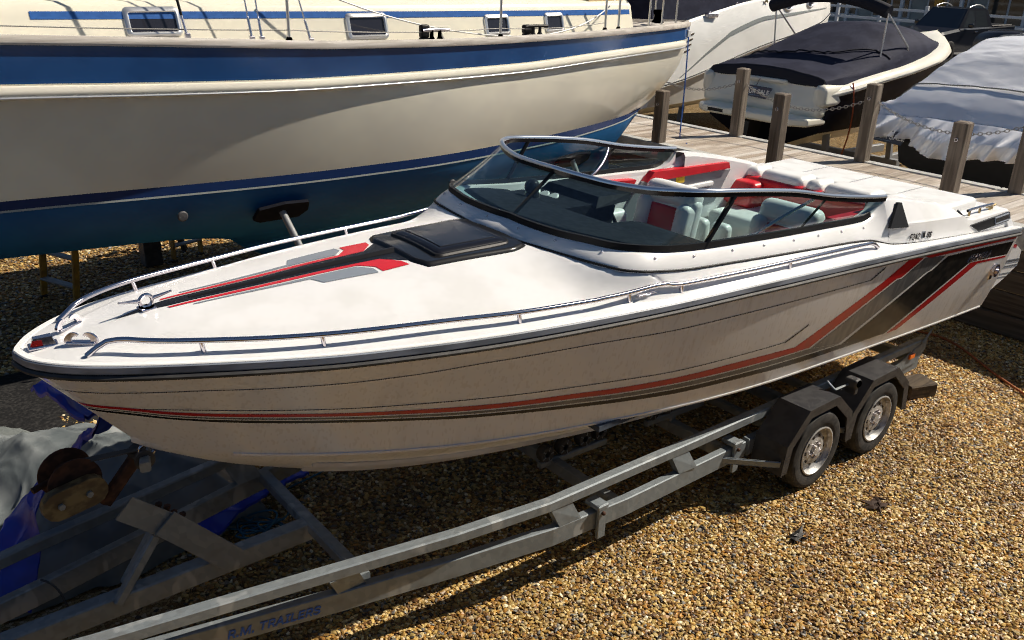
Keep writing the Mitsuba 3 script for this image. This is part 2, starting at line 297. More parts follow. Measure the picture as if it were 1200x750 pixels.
GLASS = np.array([(2.70, 0.0, 2.015), (2.686, -0.2, 2.016), (2.697, -0.42, 2.018), (2.738, -0.6, 2.02), (2.80, -0.76, 2.014), (2.905, -0.85, 2.004), (3.097, -0.9, 1.98), (3.358, -0.912, 1.952), (3.65, -0.92, 1.932), (4.165, -0.93, 1.898), (4.566, -0.94, 1.88), (5.012, -0.95, 1.861), (5.196, -0.958, 1.907), (5.27, -0.96, 1.975)])
HEAD = np.array([(3.031, 0.0, 2.277), (3.064, -0.22, 2.266), (3.104, -0.442, 2.26), (3.168, -0.613, 2.26), (3.222, -0.734, 2.267), (3.282, -0.824, 2.274), (3.373, -0.885, 2.272), (3.525, -0.92, 2.259), (3.793, -0.935, 2.229), (4.163, -0.945, 2.177), (4.646, -0.952, 2.08), (5.285, -0.96, 1.99)])
def arc(P, n=60):
    d = np.r_[0, np.cumsum(np.linalg.norm(np.diff(P[:, :2], axis=0), axis=1))]
    s = np.linspace(0, d[-1], n); return np.stack([PchipInterpolator(d, P[:, i])(s) for i in range(3)], 1)
def arcf(P):
    d = np.r_[0, np.cumsum(np.linalg.norm(np.diff(P[:, :2], axis=0), axis=1))]; d /= d[-1]
    fs = [PchipInterpolator(d, P[:, i]) for i in range(3)]
    return lambda u: np.stack([f(np.clip(u, 0, 1)) for f in fs], -1)
crown = pch([0, .25, .41, .55, 1.0, 1.56, 2.2, 2.7, 7.2], [.0, .033, .054, .08, .126, .166, .193, .195, .16])
_gr = arc(GROOVE, 400)
def deck_z(x, y):
    x, y = np.asarray(x, float), -np.abs(np.asarray(y, float))
    b = np.maximum(-railY(x), .02); e = railZ(x) + RH
    n = np.clip(-y / b, 0, 1); c = crown(x)
    d = (b + y)
    z = e + c * (1 - n ** 2.3) + .012 * (np.clip((d - .15) / .05, 0, 1)) * np.clip(x / .5, 0, 1)
    # the fairing that climbs to the groove round the windscreen
    sh = x.shape; q = np.stack([x.ravel(), y.ravel()], 1)
    D = np.linalg.norm(q[:, None] - _gr[None, :, :2], axis=2); k = D.argmin(1); dm = D.min(1).reshape(sh); zg = _gr[k, 2].reshape(sh)
    gx, gy = _gr[k, 0], _gr[k, 1]; ng = np.clip(-gy / np.maximum(-railY(gx), .02), 0, 1)
    z0 = (railZ(gx) + RH + crown(gx) * (1 - ng ** 2.3) + .012 * np.clip((-railY(gx) + gy - .15) / .05, 0, 1)).reshape(sh)
    R = np.minimum(.24, np.maximum(dm + d, .03))
    w = np.clip(1 - dm / R, 0, 1) ** 2
    return z + (zg - z0) * w
def deck(xy, d=0.): xy = np.asarray(xy, float); return np.stack([xy[..., 0], xy[..., 1], deck_z(xy[..., 0], xy[..., 1]) + d], -1)

# ---------------------------------------------------------------- the speedboat
BOAT = thing('speedboat', 'white open speedboat with red, grey and black stripes, sitting on the trailer', 'speedboat')
def bp(name, mesh, mat, smooth=False, label=None, **k):
    key = add(f'{BOAT}__{name}', mesh, mat, smooth, **k)
    if label: labels[key] = {'label': label}
    return key
us = np.linspace(0, 1, 110) ** 1.5; ts = np.linspace(0, 1, 13)
SS, TT = np.meshgrid(us, ts, indexing='ij'); P = side(np.stack([SS, TT], -1))
P[0, :, 1] = np.minimum(P[0, :, 1], 0); P[0, 1:, 1] = 0
port = grid(P)
def bottom_pt(s, k):
    a, b = chinP(s), keelP(s); return a + (b - a) * k[..., None] + np.stack([0 * k, 0 * k, -.03 * 4 * k * (1 - k)], -1)
SB, KB = np.meshgrid(us, np.linspace(0, 1, 9), indexing='ij'); bot = grid(bottom_pt(SB, KB))
ring = np.vstack([P[-1], bottom_pt(np.ones(9), np.linspace(0, 1, 9))[1:]])
tr = cat([grid(np.stack([ring, ring * [1, 0, 1]], 0), flip=True)])
half = cat([port, bot, tr])
bp('hull', cat([half, mirror(half)]), 'gel_side', 35)
# lifting strakes and the chine flat
for k0 in (.38, .68):
    kk = np.linspace(.12, .97, 50)
    path = np.array([bottom_pt(np.array(s), np.array(k0)) for s in kk]); sec = [(-.02, .012), (.02, .012), (.015, -.015), (-.005, -.02)]
    for m in (sweep(path, sec),): bp('strake', m, 'gel_bottom'); bp('strake', mirror(m), 'gel_bottom')
kk = np.linspace(.06, .995, 70); path = chinP(kk) + [0, 0, -.004]
m = sweep(path, [(-.012, -.010), (.004, -.010), (.006, .002), (-.012, .006)]); bp('chine_moulding', m, 'gel_side'); bp('chine_moulding', mirror(m), 'gel_side')
# rub rail, round the bow
rs = np.linspace(0, 1, 90) ** 1.5
rl = railP(rs); rl[0, 1] = 0
rail_path = np.vstack([rl[::-1], (rl * [1, -1, 1])[1:]])
def rail_sec(z0, z1, out, r): return [(-.02, z0), (out - r, z0), (out, z0 + r), (out, z1 - r), (out - r, z1), (-.02, z1)]
flip = lambda sec: [(-a, b) for a, b in sec][::-1]
bp('rub_rail', sweep(rail_path + [0, 0, .0], flip(rail_sec(.022, RH + .004, .016, .008))), 'rail_grey', 40)
bp('rub_rail__insert', sweep(rail_path, flip(rail_sec(-.004, .021, .026, .009))), 'black_rubber', 40)
bp('rub_rail__cap', sweep(rail_path, flip(rail_sec(RH - .012, RH + .007, .011, .004))), 'white_line', 40)
# deck between the rail and the groove
NS = 120
w = np.linspace(0, 1, NS)
gro = arcf(GROOVE); gl_ = arcf(GLASS); hd_ = arcf(HEAD)
gx_in = np.where(w < .48, 2.58 * (w / .48) ** 1.15, 0)
inner = np.array([[2.58 * (q / .48) ** 1.15, 0] if q < .48 else gro(np.array((q - .48) / .52))[:2].tolist() for q in w])
outx = np.where(w < .48, 2.40 * (w / .48) ** 1.3, 2.40 + 4.75 * ((w - .48) / .52))
outer = np.stack([outx, np.minimum(railY(outx), 0)], 1); outer[0, 1] = 0
vv = np.linspace(0, 1, 44) ** .8
XY = outer[:, None] + (inner - outer)[:, None] * vv[None, :, None]
D = deck(XY); ok = grid(D)
lip = grid(np.stack([np.c_[outer[:, 0], outer[:, 1], railZ(outx) + RH - .03], D[:, 0]], 1))
bp('deck', cat([ok, mirror(ok), lip, mirror(lip)]), 'gel_deck', 40)
gp = gro(np.linspace(0, 1, 120)); gpath = np.vstack([gp[::-1], (gp * [1, -1, 1])[1:]])
bp('deck_joint', tube(gpath + [0, 0, .002], .0075, 6), 'black_satin', True)
# coaming under the windscreen
def glen(x): # arc parameter of the groove where it passes x
    q = gro(np.linspace(0, 1, 2000)); return np.linspace(0, 1, 2000)[np.argmin(abs(q[:, 0] - x) + (q[:, 1] > -.9) * 9)]
uT = glen(5.27); q = np.linspace(0, 1, 90)
Lc, Gc = gro(q * uT), gl_(q)
def bulge(A, B_, k, amt):
    M = A + (B_ - A) * k; d = B_ - A; n = np.cross(np.gradient(A, axis=0), d); n /= np.linalg.norm(n, axis=1, keepdims=True) + 1e-9
    n *= np.where(((A - [4.2, 0, 1.6]) * n).sum(1, keepdims=True) < 0, -1, 1); return M + n * amt
rows = [Lc + [0, 0, -.01], bulge(Lc, Gc, .12, .005), bulge(Lc, Gc, .4, .010), bulge(Lc, Gc, .75, .009), Gc + [0, 0, .004]]
ctr = np.array([4.2, 0, 1.8]); inn = Gc + (ctr - Gc) * np.array([.05, .07, 0]) + [0, 0, .0]
rows += [inn, inn + (ctr - inn) * [.02, .03, 0] + [0, 0, -.25]]
cm = grid(np.stack(rows, 1), flip=True); bp('coaming', cm, 'gel_deck', 45); bp('coaming', mirror(cm), 'gel_deck', 45)
mid = bulge(Lc, Gc, .62, .012)
for i in (4, 12, 20, 28, 36, 45, 53, 61, 68, 75, 82):
    for s in (1, -1):
        bp('stud', move(trimesh.creation.icosphere(1, .0075), mid[i] * [1, s, 1]), 'steel', True)
# aft coaming, its hump and the low stern shoulder
xs = np.array([5.27, 5.40, 5.7, 5.97, 6.2, 6.35, 6.47, 6.6, 7.0, 7.17])
tz = np.array([1.975, 1.965, 1.91, 1.855, 1.80, 1.755, 1.672, 1.662, 1.655, 1.65]); ty = np.array([-.96, -.965, -.97, -.97, -.975, -.98, -1.045, -1.06, -1.065, -1.065])
xg = xs; qg = np.array([gro(np.array(glen(x))) for x in xs])
m1 = np.stack([xs, -1.068 + 0 * xs, np.minimum(qg[:, 2] + .15, tz - .012)], 1); m1[0, 1] = -1.03; m1[0, 2] = 1.80
m2 = m1 + (np.stack([xs, ty, tz], 1) - m1) * .12; m2[:, 1] += .012
T1 = np.stack([xs, ty, tz], 1); T2 = np.stack([xs, np.where(xs < 6.4, -.85, -.95), tz + .004], 1); T3 = np.stack([xs, np.full(len(xs), -.83), np.full(len(xs), .98)], 1)
ac = grid(np.stack([qg + [0, 0, -.008], qg * .5 + m1 * .5 + [0, -.006, 0], m1, m2, T1 + [0, -.004, -.012], T1 + [0, .012, 0], T2, T2 + [0, .02, -.03], T3], 1), flip=True)
bp('aft_coaming', ac, 'gel_deck', 30); bp('aft_coaming', mirror(ac), 'gel_deck', 30)
sd = rbox((6.45, -1.02, 1.2), (7.16, 1.02, 1.664), .03, 1); bp('stern_deck', sd, 'gel_deck', 40)
stn = cat([hull([(7.12, s * 1.15, 1.46), (7.18, s * 1.15, 1.50), (7.17, s * 1.06, 1.645), (7.10, s * 1.06, 1.645)] + [(7.12, -s * 1.15, 1.46), (7.18, -s * 1.15, 1.50), (7.17, -s * 1.06, 1.645), (7.10, -s * 1.06, 1.645)]) for s in (1,)])
bp('transom_cap', stn, 'gel_deck', 30)
# louvre, side vent and lettering on the port shoulder; the same on the far side
for s in (1, -1):
    a = [(5.40, -.985, 1.945), (5.445, -.988, 1.94), (5.47, -1.062, 1.775), (5.235, -1.048, 1.80)]
    m = hull([np.array(p) * [1, s, 1] + [0, s * d, 0] for p in a for d in (0, -.02)])
    lv = bp('louvre', m, 'black_satin')
    for k in range(5):
        f = (k + .6) / 5.4; pa = np.array(a[0]) + (np.array(a[3]) - a[0]) * f; pb = np.array(a[1]) + (np.array(a[2]) - a[1]) * f
        add(lv + '__slat', beam(pa * [1, s, 1] + [.008, s * .001, 0], pb * [1, s, 1] + [-.008, s * .001, 0], .008, .004), 'black_gloss')
    yv_ = lambda z: 1.083 + (1.63 - z) * .26 + .006; v = [(6.46, 1.628), (7.155, 1.632), (7.165, 1.568), (6.60, 1.562)]
    m = hull([(x, s * (-yv_(z) + d), z) for x, z in v for d in (0, .03)]); vt = bp('side_vent', m, 'black_gloss')
    fr = [(6.88, 1.577), (7.14, 1.58), (7.135, 1.624), (6.88, 1.622)]
    for i in range(4):
        p0, p1 = fr[i], fr[(i + 1) % 4]
        add(vt + '__grille_bar', beam((p0[0], -s * (yv_(p0[1]) + .001), p0[1]), (p1[0], -s * (yv_(p1[1]) + .001), p1[1]), .005, .005), 'rail_grey')
    for k in range(3): add(vt + '__grille_bar', beam((6.89, -s * (yv_(1.589 + .011 * k) + .001), 1.589 + .011 * k), (7.13, -s * (yv_(1.589 + .011 * k) + .001), 1.590 + .011 * k), .005, .004), 'black_satin')
def lettering(name, text, h, frame, mat, bold=True, slant=0., depth=.003):
    m = meshkit.text_mesh(text, h, depth, bold); v = np.array(m.vertices); v[:, 0] += v[:, 1] * slant; m = trimesh.Trimesh(v, m.faces, process=False)
    o, x, y = (np.asarray(a, float) for a in frame); M = np.eye(4); x, y = unit(x), unit(y); M[:3, 0], M[:3, 1], M[:3, 2], M[:3, 3] = x, y, np.cross(x, y), o
    return add(name, xf(m, M), mat)
bx = unit((1, -.008, -.10)); by = unit((.08, .10, 1))
lettering(BOAT + '__lettering', 'F242', .044, ((5.50, -1.0865, 1.672), bx, by), 'black_satin', True, .25)
lettering(BOAT + '__lettering', 'SS', .040, ((5.755, -1.0875, 1.650), bx, by), 'black_satin', True, .35)
bp('emblem', hull([np.array((5.69, -1.085, 1.655)) + bx * a + by * b + np.array((0, -c_, 0)) for a in (0, .04) for b in (0, .052) for c_ in (0, .005)]), 'grey_print')
for k in range(3): bp('emblem__bar', hull([np.array((5.696 + .012 * k, -1.0905, 1.661)) + bx * a + by * b + np.array((0, -c_, 0)) for a in (0, .005) for b in (0, .038) for c_ in (0, .002)]), 'black_satin')

# stripes: thin films laid on the topside
def strip(name, a, b, mat, s0=None, s1=None, d=.0022, n=160):
    a, b = np.array(a), np.array(b); s0 = max(a[0, 0], .0012) if s0 is None else s0; s1e = (a[-1, 0], b[-1, 0]) if s1 is None else (s1, s1)
    fa, fb = PchipInterpolator(a[:, 0], a[:, 1], extrapolate=True), PchipInterpolator(b[:, 0], b[:, 1], extrapolate=True)
    qa, qb = s0 + (s1e[0] - s0) * np.linspace(0, 1, n) ** 1.6, s0 + (s1e[1] - s0) * np.linspace(0, 1, n) ** 1.6
    A, Bq = np.stack([qa, fa(qa)], 1), np.stack([qb, fb(qb)], 1)
    g = np.stack([A, A * .5 + Bq * .5, Bq], 1); P = side_off(g, d)
    m = grid(P)
    bp(name, m, mat, True); bp(name, mirror(m), mat, True)
def fix0(L): L = np.array(L); L[0, 0] = max(L[0, 0], .0012); L[0, 1] = L[1, 1] + (.04 if L[0, 1] > L[1, 1] else 0); return L
PIN1 = [(-0.0019, 0.3745), (0.0387, 0.1841), (0.0757, 0.1746), (0.1168, 0.1878), (0.1577, 0.189), (0.2023, 0.1803), (0.2558, 0.1502), (0.3342, 0.1438), (0.4331, 0.1692), (0.5011, 0.1646), (0.5708, 0.1584), (0.6852, 0.1443), (0.7064, 0.0368)]
PIN2 = [(-0.0067, 0.482), (0.0238, 0.4114), (0.0505, 0.4102), (0.0975, 0.4456), (0.1494, 0.4824), (0.2073, 0.5118), (0.273, 0.5423), (0.3484, 0.5698), (0.4374, 0.5997), (0.4991, 0.5943), (0.569, 0.585), (0.5997, 0.4562)]
RT = [(-0.0029, 0.4872), (0.0244, 0.3975), (0.0492, 0.4399), (0.0959, 0.4879), (0.1478, 0.5325), (0.1876, 0.5631), (0.2264, 0.5899), (0.2718, 0.6171), (0.3217, 0.6322), (0.3759, 0.6607), (0.4382, 0.6709), (0.5085, 0.6647), (0.5852, 0.6757)]
RB = [(-0.0038, 0.4998), (0.0227, 0.4326), (0.0475, 0.4761), (0.0945, 0.5251), (0.1466, 0.5677), (0.1865, 0.6017), (0.2253, 0.6371), (0.271, 0.664), (0.3212, 0.6839), (0.3759, 0.7179), (0.4389, 0.7335), (0.5104, 0.7385), (0.6105, 0.7362)]
GB = [(-0.0035, 0.5495), (0.0213, 0.4616), (0.0461, 0.5067), (0.0932, 0.5572), (0.1455, 0.6029), (0.1854, 0.6402), (0.2244, 0.6749), (0.2702, 0.7062), (0.3207, 0.7358), (0.3759, 0.7709), (0.4396, 0.7921), (0.512, 0.7987), (0.6663, 0.8173)]
BB = [(-0.0021, 0.6065), (0.0192, 0.5064), (0.0444, 0.544), (0.0915, 0.6003), (0.1441, 0.6431), (0.1842, 0.6788), (0.2233, 0.7173), (0.2694, 0.7484), (0.3202, 0.7833), (0.3759, 0.8243), (0.4403, 0.8515), (0.5136, 0.8599), (0.622, 0.8859), (0.7629, 0.8815)]
RED_UP = [(0.5866, 0.6788), (0.7091, 0.2043), (0.7497, 0.0046), (0.7777, 0.0279), (0.7434, 0.2006), (0.734, 0.2054), (0.6107, 0.7416)]
GREY_UP = [(0.6153, 0.752), (0.7375, 0.2107), (0.7455, 0.2085), (0.7798, 0.0344), (0.8257, 0.066), (0.7999, 0.206), (0.7947, 0.2085), (0.6644, 0.8111)]
BLACK_UP = [(0.6715, 0.8291), (0.7991, 0.2206), (0.8042, 0.2159), (0.831, 0.0764), (0.8871, 0.0669), (0.9928, 0.0721), (0.99, 0.254), (0.8936, 0.2235), (0.7545, 0.8853)]
RED2 = [(0.7602, 0.892), (0.8261, 0.5805), (0.8961, 0.2386), (0.9883, 0.2635), (0.9896, 0.2909), (0.9147, 0.2746), (0.843, 0.6097), (0.781, 0.8869)]
REDTOP = [(0.7767, 0.0115), (0.8828, 0.0114), (0.9935, 0.002), (0.9959, 0.0409), (0.8855, 0.0464), (0.7912, 0.049)]
WL1 = [(0.6116, 0.7466), (0.7351, 0.2098), (0.7445, 0.2051), (0.7787, 0.0311)]
WL2 = [(0.668, 0.8212), (0.797, 0.2157), (0.802, 0.2109), (0.8289, 0.0718), (0.8867, 0.0623), (0.9937, 0.0684)]
WL3 = [(0.7582, 0.8876), (0.8239, 0.5767), (0.8941, 0.2295), (0.9878, 0.2582)]
PIN1, PIN2, RT_, RB_, GB_, BB_ = (fix0(L) for L in (PIN1, PIN2, RT, RB, GB, BB))
def pin(name, L, wd, mat='black_side'):
    L = np.array(L); strip(name, L - [0, wd / 2], L + [0, wd / 2], mat, d=.002)
pin('pinstripe', PIN1[:-1], .007); pin('pinstripe', PIN2[:-1], .007)
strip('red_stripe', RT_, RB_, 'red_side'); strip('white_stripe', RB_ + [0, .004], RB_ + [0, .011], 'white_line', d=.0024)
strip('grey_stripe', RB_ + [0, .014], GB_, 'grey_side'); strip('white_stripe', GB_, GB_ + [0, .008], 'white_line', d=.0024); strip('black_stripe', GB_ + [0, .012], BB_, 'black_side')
def film(name, pts, mat, d=.0026):
    sc = np.array([7.15, .7]); m = patch(np.array(pts) * sc, lambda v: side_off(v / sc, d), .07); bp(name, m, mat, True); bp(name, mirror(m), mat, True)
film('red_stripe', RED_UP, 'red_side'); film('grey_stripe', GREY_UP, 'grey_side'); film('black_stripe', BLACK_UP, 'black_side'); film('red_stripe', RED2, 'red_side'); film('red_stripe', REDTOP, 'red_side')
def thin(name, A, wd, mat):
    A = np.array(A) * [7.15, .7]; t = np.gradient(A, axis=0); t /= np.linalg.norm(t, axis=1, keepdims=True); n = np.stack([-t[:, 1], t[:, 0]], 1)
    poly = np.vstack([A + n * wd / 2, (A - n * wd / 2)[::-1]]) / [7.15, .7]; film(name, poly, mat, .0031)
for L_ in (WL1, WL2, WL3): thin('white_stripe', L_, .0085, 'white_line')
thin('pinstripe', [PIN1[-2], (.7064, .0368)], .011, 'black_side'); thin('pinstripe', [PIN2[-2], (.5997, .4562)], .011, 'black_side')
fo = side_off(np.array([.885, .222]), .004); fx = side_off(np.array([.986, .228]), .004) - fo
lettering(BOAT + '__lettering', 'FORMULA', .058, (fo, fx, np.cross(np.cross(fx, (0, -.1, 1)), fx)), 'steel', True, .3, .004)

# deck graphics
def dfilm(name, pts, mat, d=.003, both=True):
    m = patch(pts, lambda v: deck(v, d), .06); bp(name, m, mat, True); bp(name, mirror(m), mat, True) if both else None
dfilm('deck_spear', [(.405, 0), (.65, .038), (1.0, .044), (1.59, .066), (1.735, .073), (1.86, .175), (1.90, .19), (1.90, -.19), (1.86, -.175), (1.735, -.073), (1.59, -.066), (1.0, -.044), (.65, -.038)], 'spear_black', .003, False)
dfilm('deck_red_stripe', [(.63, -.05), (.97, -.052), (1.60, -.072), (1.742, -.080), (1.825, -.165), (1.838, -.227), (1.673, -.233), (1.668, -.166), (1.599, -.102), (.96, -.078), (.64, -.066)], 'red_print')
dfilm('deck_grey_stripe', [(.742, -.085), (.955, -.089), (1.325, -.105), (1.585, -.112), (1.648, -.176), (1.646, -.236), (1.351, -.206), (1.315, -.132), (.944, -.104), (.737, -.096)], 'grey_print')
sp = np.array([(x, 0, 0) for x in np.linspace(.75, 1.9, 30)]); sp[:, 2] = deck_z(sp[:, 0], sp[:, 1]) + .004
bp('spear_ridge', sweep(sp, [(-.028, 0), (.028, 0), (.006, .012), (-.006, .012)], scale=np.linspace(.35, 1.3, 30)), 'spear_black')
# fore hatch: moulded base, lid with bevelled frame
hb = [(1.868, .205), (1.91, .30), (2.47, .335), (2.56, .31), (2.585, .10), (2.585, -.10), (2.56, -.31), (2.47, -.335), (1.91, -.30), (1.868, -.205)]
def raised(pts, z0, z1, inset, n=None):
    pol = Polygon(pts); rings = [(pol.buffer(.012, join_style=1), z0), (pol, z1 - .012), (pol.buffer(-inset * .5, join_style=1), z1 - .002), (pol.buffer(-inset, join_style=1), z1)]
    def rs(pl, m=120):
        e = pl.exterior; base = np.array([e.interpolate(t, normalized=True).coords[0] for t in np.linspace(0, 1, m, endpoint=False)])
        c_ = np.array(pl.centroid.coords[0]); a = np.arctan2(*(base - c_).T[::-1]); return base[np.argsort(a)]
    R = [deck(rs(pl), z) for pl, z in rings]
    return cat([grid(np.stack(R, 0), close_v=True, flip=True), fan(R[-1])])
bp('fore_hatch_base', raised(hb, -.01, .020, .02), 'black_gloss', 40)
lid = [(2.02, .215), (2.04, .24), (2.47, .255), (2.49, .235), (2.49, -.215), (2.47, -.24), (2.03, -.235), (2.01, -.215)]
HT_ = bp('fore_hatch', raised(lid, .010, .038, .04), 'hatch_glass', 40, 'dark tinted fore hatch lid')
add(HT_ + '__gasket', raised(Polygon(lid).buffer(.022).exterior.coords[:-1], .010, .027, .012), 'black_satin', 40)
lid2 = Polygon(lid).buffer(-.05)
add(HT_ + '__panel', raised(list(lid2.exterior.coords)[:-1], .033, .042, .006), 'hatch_glass', 30)
# grab rails on both sides of the foredeck
RAILXY = [(.222, -.233), (.30, -.252), (.42, -.338), (.62, -.452), (.9, -.565), (1.192, -.662), (1.45, -.733), (1.728, -.797), (2.049, -.868), (2.4, -.925), (2.719, -.973), (3.03, -1.012)]
rxy = spline(RAILXY, 70); hgt = np.interp(rxy[:, 0], [.222, .30, .36, 2.99, 3.03], [.005, .05, .06, .06, .05]); rp = deck(rxy); rp[:, 2] += hgt
# aft length of the rail on the side deck
RAIL2 = spline(np.array([(3.10, -1.022), (3.5, -1.055), (4.0, -1.085), (4.6, -1.105), (5.02, -1.115)]), 40)
r2 = deck(RAIL2); r2[:, 2] += np.interp(RAIL2[:, 0], [3.1, 4.95, 5.02], [.05, .05, .01])
for s in (1, -1):
    gr = bp('grab_rail', tube(np.vstack([rp, r2]) * [1, s, 1], .0125, 10), 'chrome', True)
    for x in (.62, 1.10, 2.07, 2.72, 3.09, 4.05):
        allp = np.vstack([rp, r2]); i = np.argmin(abs(allp[:, 0] - x)); p = allp[i]; b = p.copy(); b[2] = deck_z(b[0], b[1] + .0) - .005
        add(gr + '__post', tube([p * [1, s, 1], (b + [.012, .006, 0]) * [1, s, 1]], .011, 8), 'chrome', True)
# bow fittings
def fairlead(x, y, rz):
    base = move(rbox((-.062, -.018, 0), (.062, .018, .012), .008, 1), (0, 0, 0)); hs = []
    for s in (1, -1):
        hs.append(sweep(spline([(s * .055, 0, .008), (s * .05, 0, .03), (s * .03, 0, .042), (s * .012, 0, .036)], 12), [(-.014, -.008), (.014, -.008), (.014, .008), (-.014, .008)], (0, 1, 0), scale=np.linspace(1.1, .45, 12)))
    return move(cat([base] + hs), (x, y, float(deck_z(x, y)) + .002), rz)
bp('fairlead', fairlead(.235, -.125, -.62), 'chrome', 30); bp('fairlead', fairlead(.235, .08, .55), 'chrome', 30)
cz = float(deck_z(.555, 0))
ringp = np.stack([np.zeros(21), .03 * np.cos(np.linspace(0, 2 * PI, 21)), .038 + .03 * np.sin(np.linspace(0, 2 * PI, 21))], 1)
tz_ = lambda pts: np.array(pts)
CL = bp('bow_cleat', move(cat([rbox((-.035, -.035, 0), (.035, .035, .01), .006, 1), move(lathe([(.0, .012), (.034, .010), (.03, 0)], 20), (0, 0, 0)), tube(ringp * 1.0, .0085, 8)]), (.555, 0, cz), -PI / 2 + .12), 'chrome', 30)
add(CL + '__horn', move(tube(spline([(0, .03, .045), (0, .075, .05), (0, .125, .058)], 8), .009, 8, scale=np.linspace(1.1, .55, 8)), (.555, 0, cz), -PI / 2 + .12), 'chrome', True)
add(CL + '__horn', move(tube(spline([(0, -.03, .045), (0, -.075, .05), (0, -.125, .058)], 8), .009, 8, scale=np.linspace(1.1, .55, 8)), (.555, 0, cz), -PI / 2 + .12), 'chrome', True)
bz = float(deck_z(.105, -.02))
NV = bp('bow_light', move(cat([rbox((-.06, -.032, .0), (.06, .032, .016), .008, 1), hull([(-.045, -.022, .012), (.05, -.028, .012), (-.045, .022, .012), (.05, .028, .012), (-.035, -.016, .048), (.035, -.02, .05), (-.035, .016, .048), (.035, .02, .05)])]), (.105, -.015, bz - .004), -.1), 'chrome')
add(NV + '__lens', move(hull([(-.052, -.0215, .017), (-.002, -.0275, .017), (-.04, -.0185, .040), (-.004, -.0225, .040), (-.04, 0, .036), (-.004, 0, .036)]), (.105, -.015, bz - .004), -.1), 'red_lens')
for s, (x, y) in ((1, (2.86, -.985)), (-1, (2.86, -.985))):
    z = float(deck_z(x, y)) + .004
    bp('pop_up_cleat', cat([rbox((x - .07, s * y - .012, z), (x + .07, s * y + .012, z + .012), .005, 1), rbox((x - .02, s * y - .016, z), (x + .02, s * y + .016, z + .008), .004, 1)]), 'chrome', 30)
for x, y in ((6.98, 1.0), (6.98, -1.0)):
    c_ = cat([tube(spline([(x - .08, y, 1.69), (x, y, 1.685), (x + .08, y, 1.69)], 8), .009, 8), tube([(x - .025, y, 1.655), (x - .025, y, 1.687)], .008, 8), tube([(x + .025, y, 1.655), (x + .025, y, 1.687)], .008, 8)])
    bp('stern_cleat', c_, 'brass', True)

# windscreen: panes, mullions, head rail
PU = {'h': [0, .30, .455, .745, 1.0], 'g': [0, .30, .505, .735, .985]}
def near_u(f, x, y): u = np.linspace(0, 1, 3000); p = f(u); return u[np.argmin(np.hypot(p[:, 0] - x, p[:, 1] - y))]
hA, gA = near_u(hd_, 3.61, -.925), near_u(gl_, 3.395, -.911); hB, gB = near_u(hd_, 4.54, -.95), near_u(gl_, 4.29, -.93)
WS = BOAT + '__windscreen'
hd = hd_(np.linspace(0, 1, 90)); hpath = np.vstack([hd[::-1], (hd * [1, -1, 1])[1:]])
add(WS, sweep(hpath, [(-.011, -.026), (.012, -.026), (.014, .004), (-.013, .004)]), 'black_gloss', 40)
add(WS + '__head_rail', sweep(hpath + [0, 0, .011], [(.017, -.010), (.016, .001), (.010, .008), (0, .011), (-.010, .008), (-.016, .001), (-.017, -.010)]), 'head_alloy', 50)
gg = gl_(np.linspace(0, .955, 90)); gpath2 = np.vstack([gg[::-1], (gg * [1, -1, 1])[1:]])
add(WS + '__sill', sweep(gpath2 + [0, 0, .012], [(-.014, -.014), (.018, -.014), (.012, .022), (-.010, .022)]), 'black_satin', 40)
cuts = [(0, hA, 0, gA), (hA, hB, gA, gB), (hB, 1, gB, 1)]
for s in (1, -1):
    for h0, h1, g0, g1 in cuts:
        k = np.linspace(0, 1, 40); H, G = hd_(h0 + (h1 - h0) * k) + [0, 0, -.02], gl_(g0 + (g1 - g0) * k) + [0, 0, .02]
        rows = [G + (H - G) * v + np.array([0, -.012, 0]) * 4 * v * (1 - v) for v in np.linspace(0, 1, 6)]
        add(WS + '__pane', grid(np.stack(rows, 1) * [1, s, 1]), 'tint', True)
    for (h, g, wd) in ((hA, gA, .036), (hB, gB, .016)):
        add(WS + '__mullion', beam(gl_(np.array(g)) * [1, s, 1], hd_(np.array(h)) * [1, s, 1] + [0, 0, -.02], wd, .02, (1, 0, 0)), 'black_satin')
    add(WS + '__brace', tube(spline([hd_(np.array(near_u(hd_, 4.44, -.95))) * [1, s, 1] + [0, -s * -.02, -.03], (4.40, s * -.90, 2.06), (4.0, s * -.80, 1.88)], 14), .011, 8), 'chrome', True)
add(WS + '__mullion', beam(gl_(np.array(0.)), hd_(np.array(0.)) + [0, 0, -.02], .026, .02, (0, 1, 0)), 'black_satin')

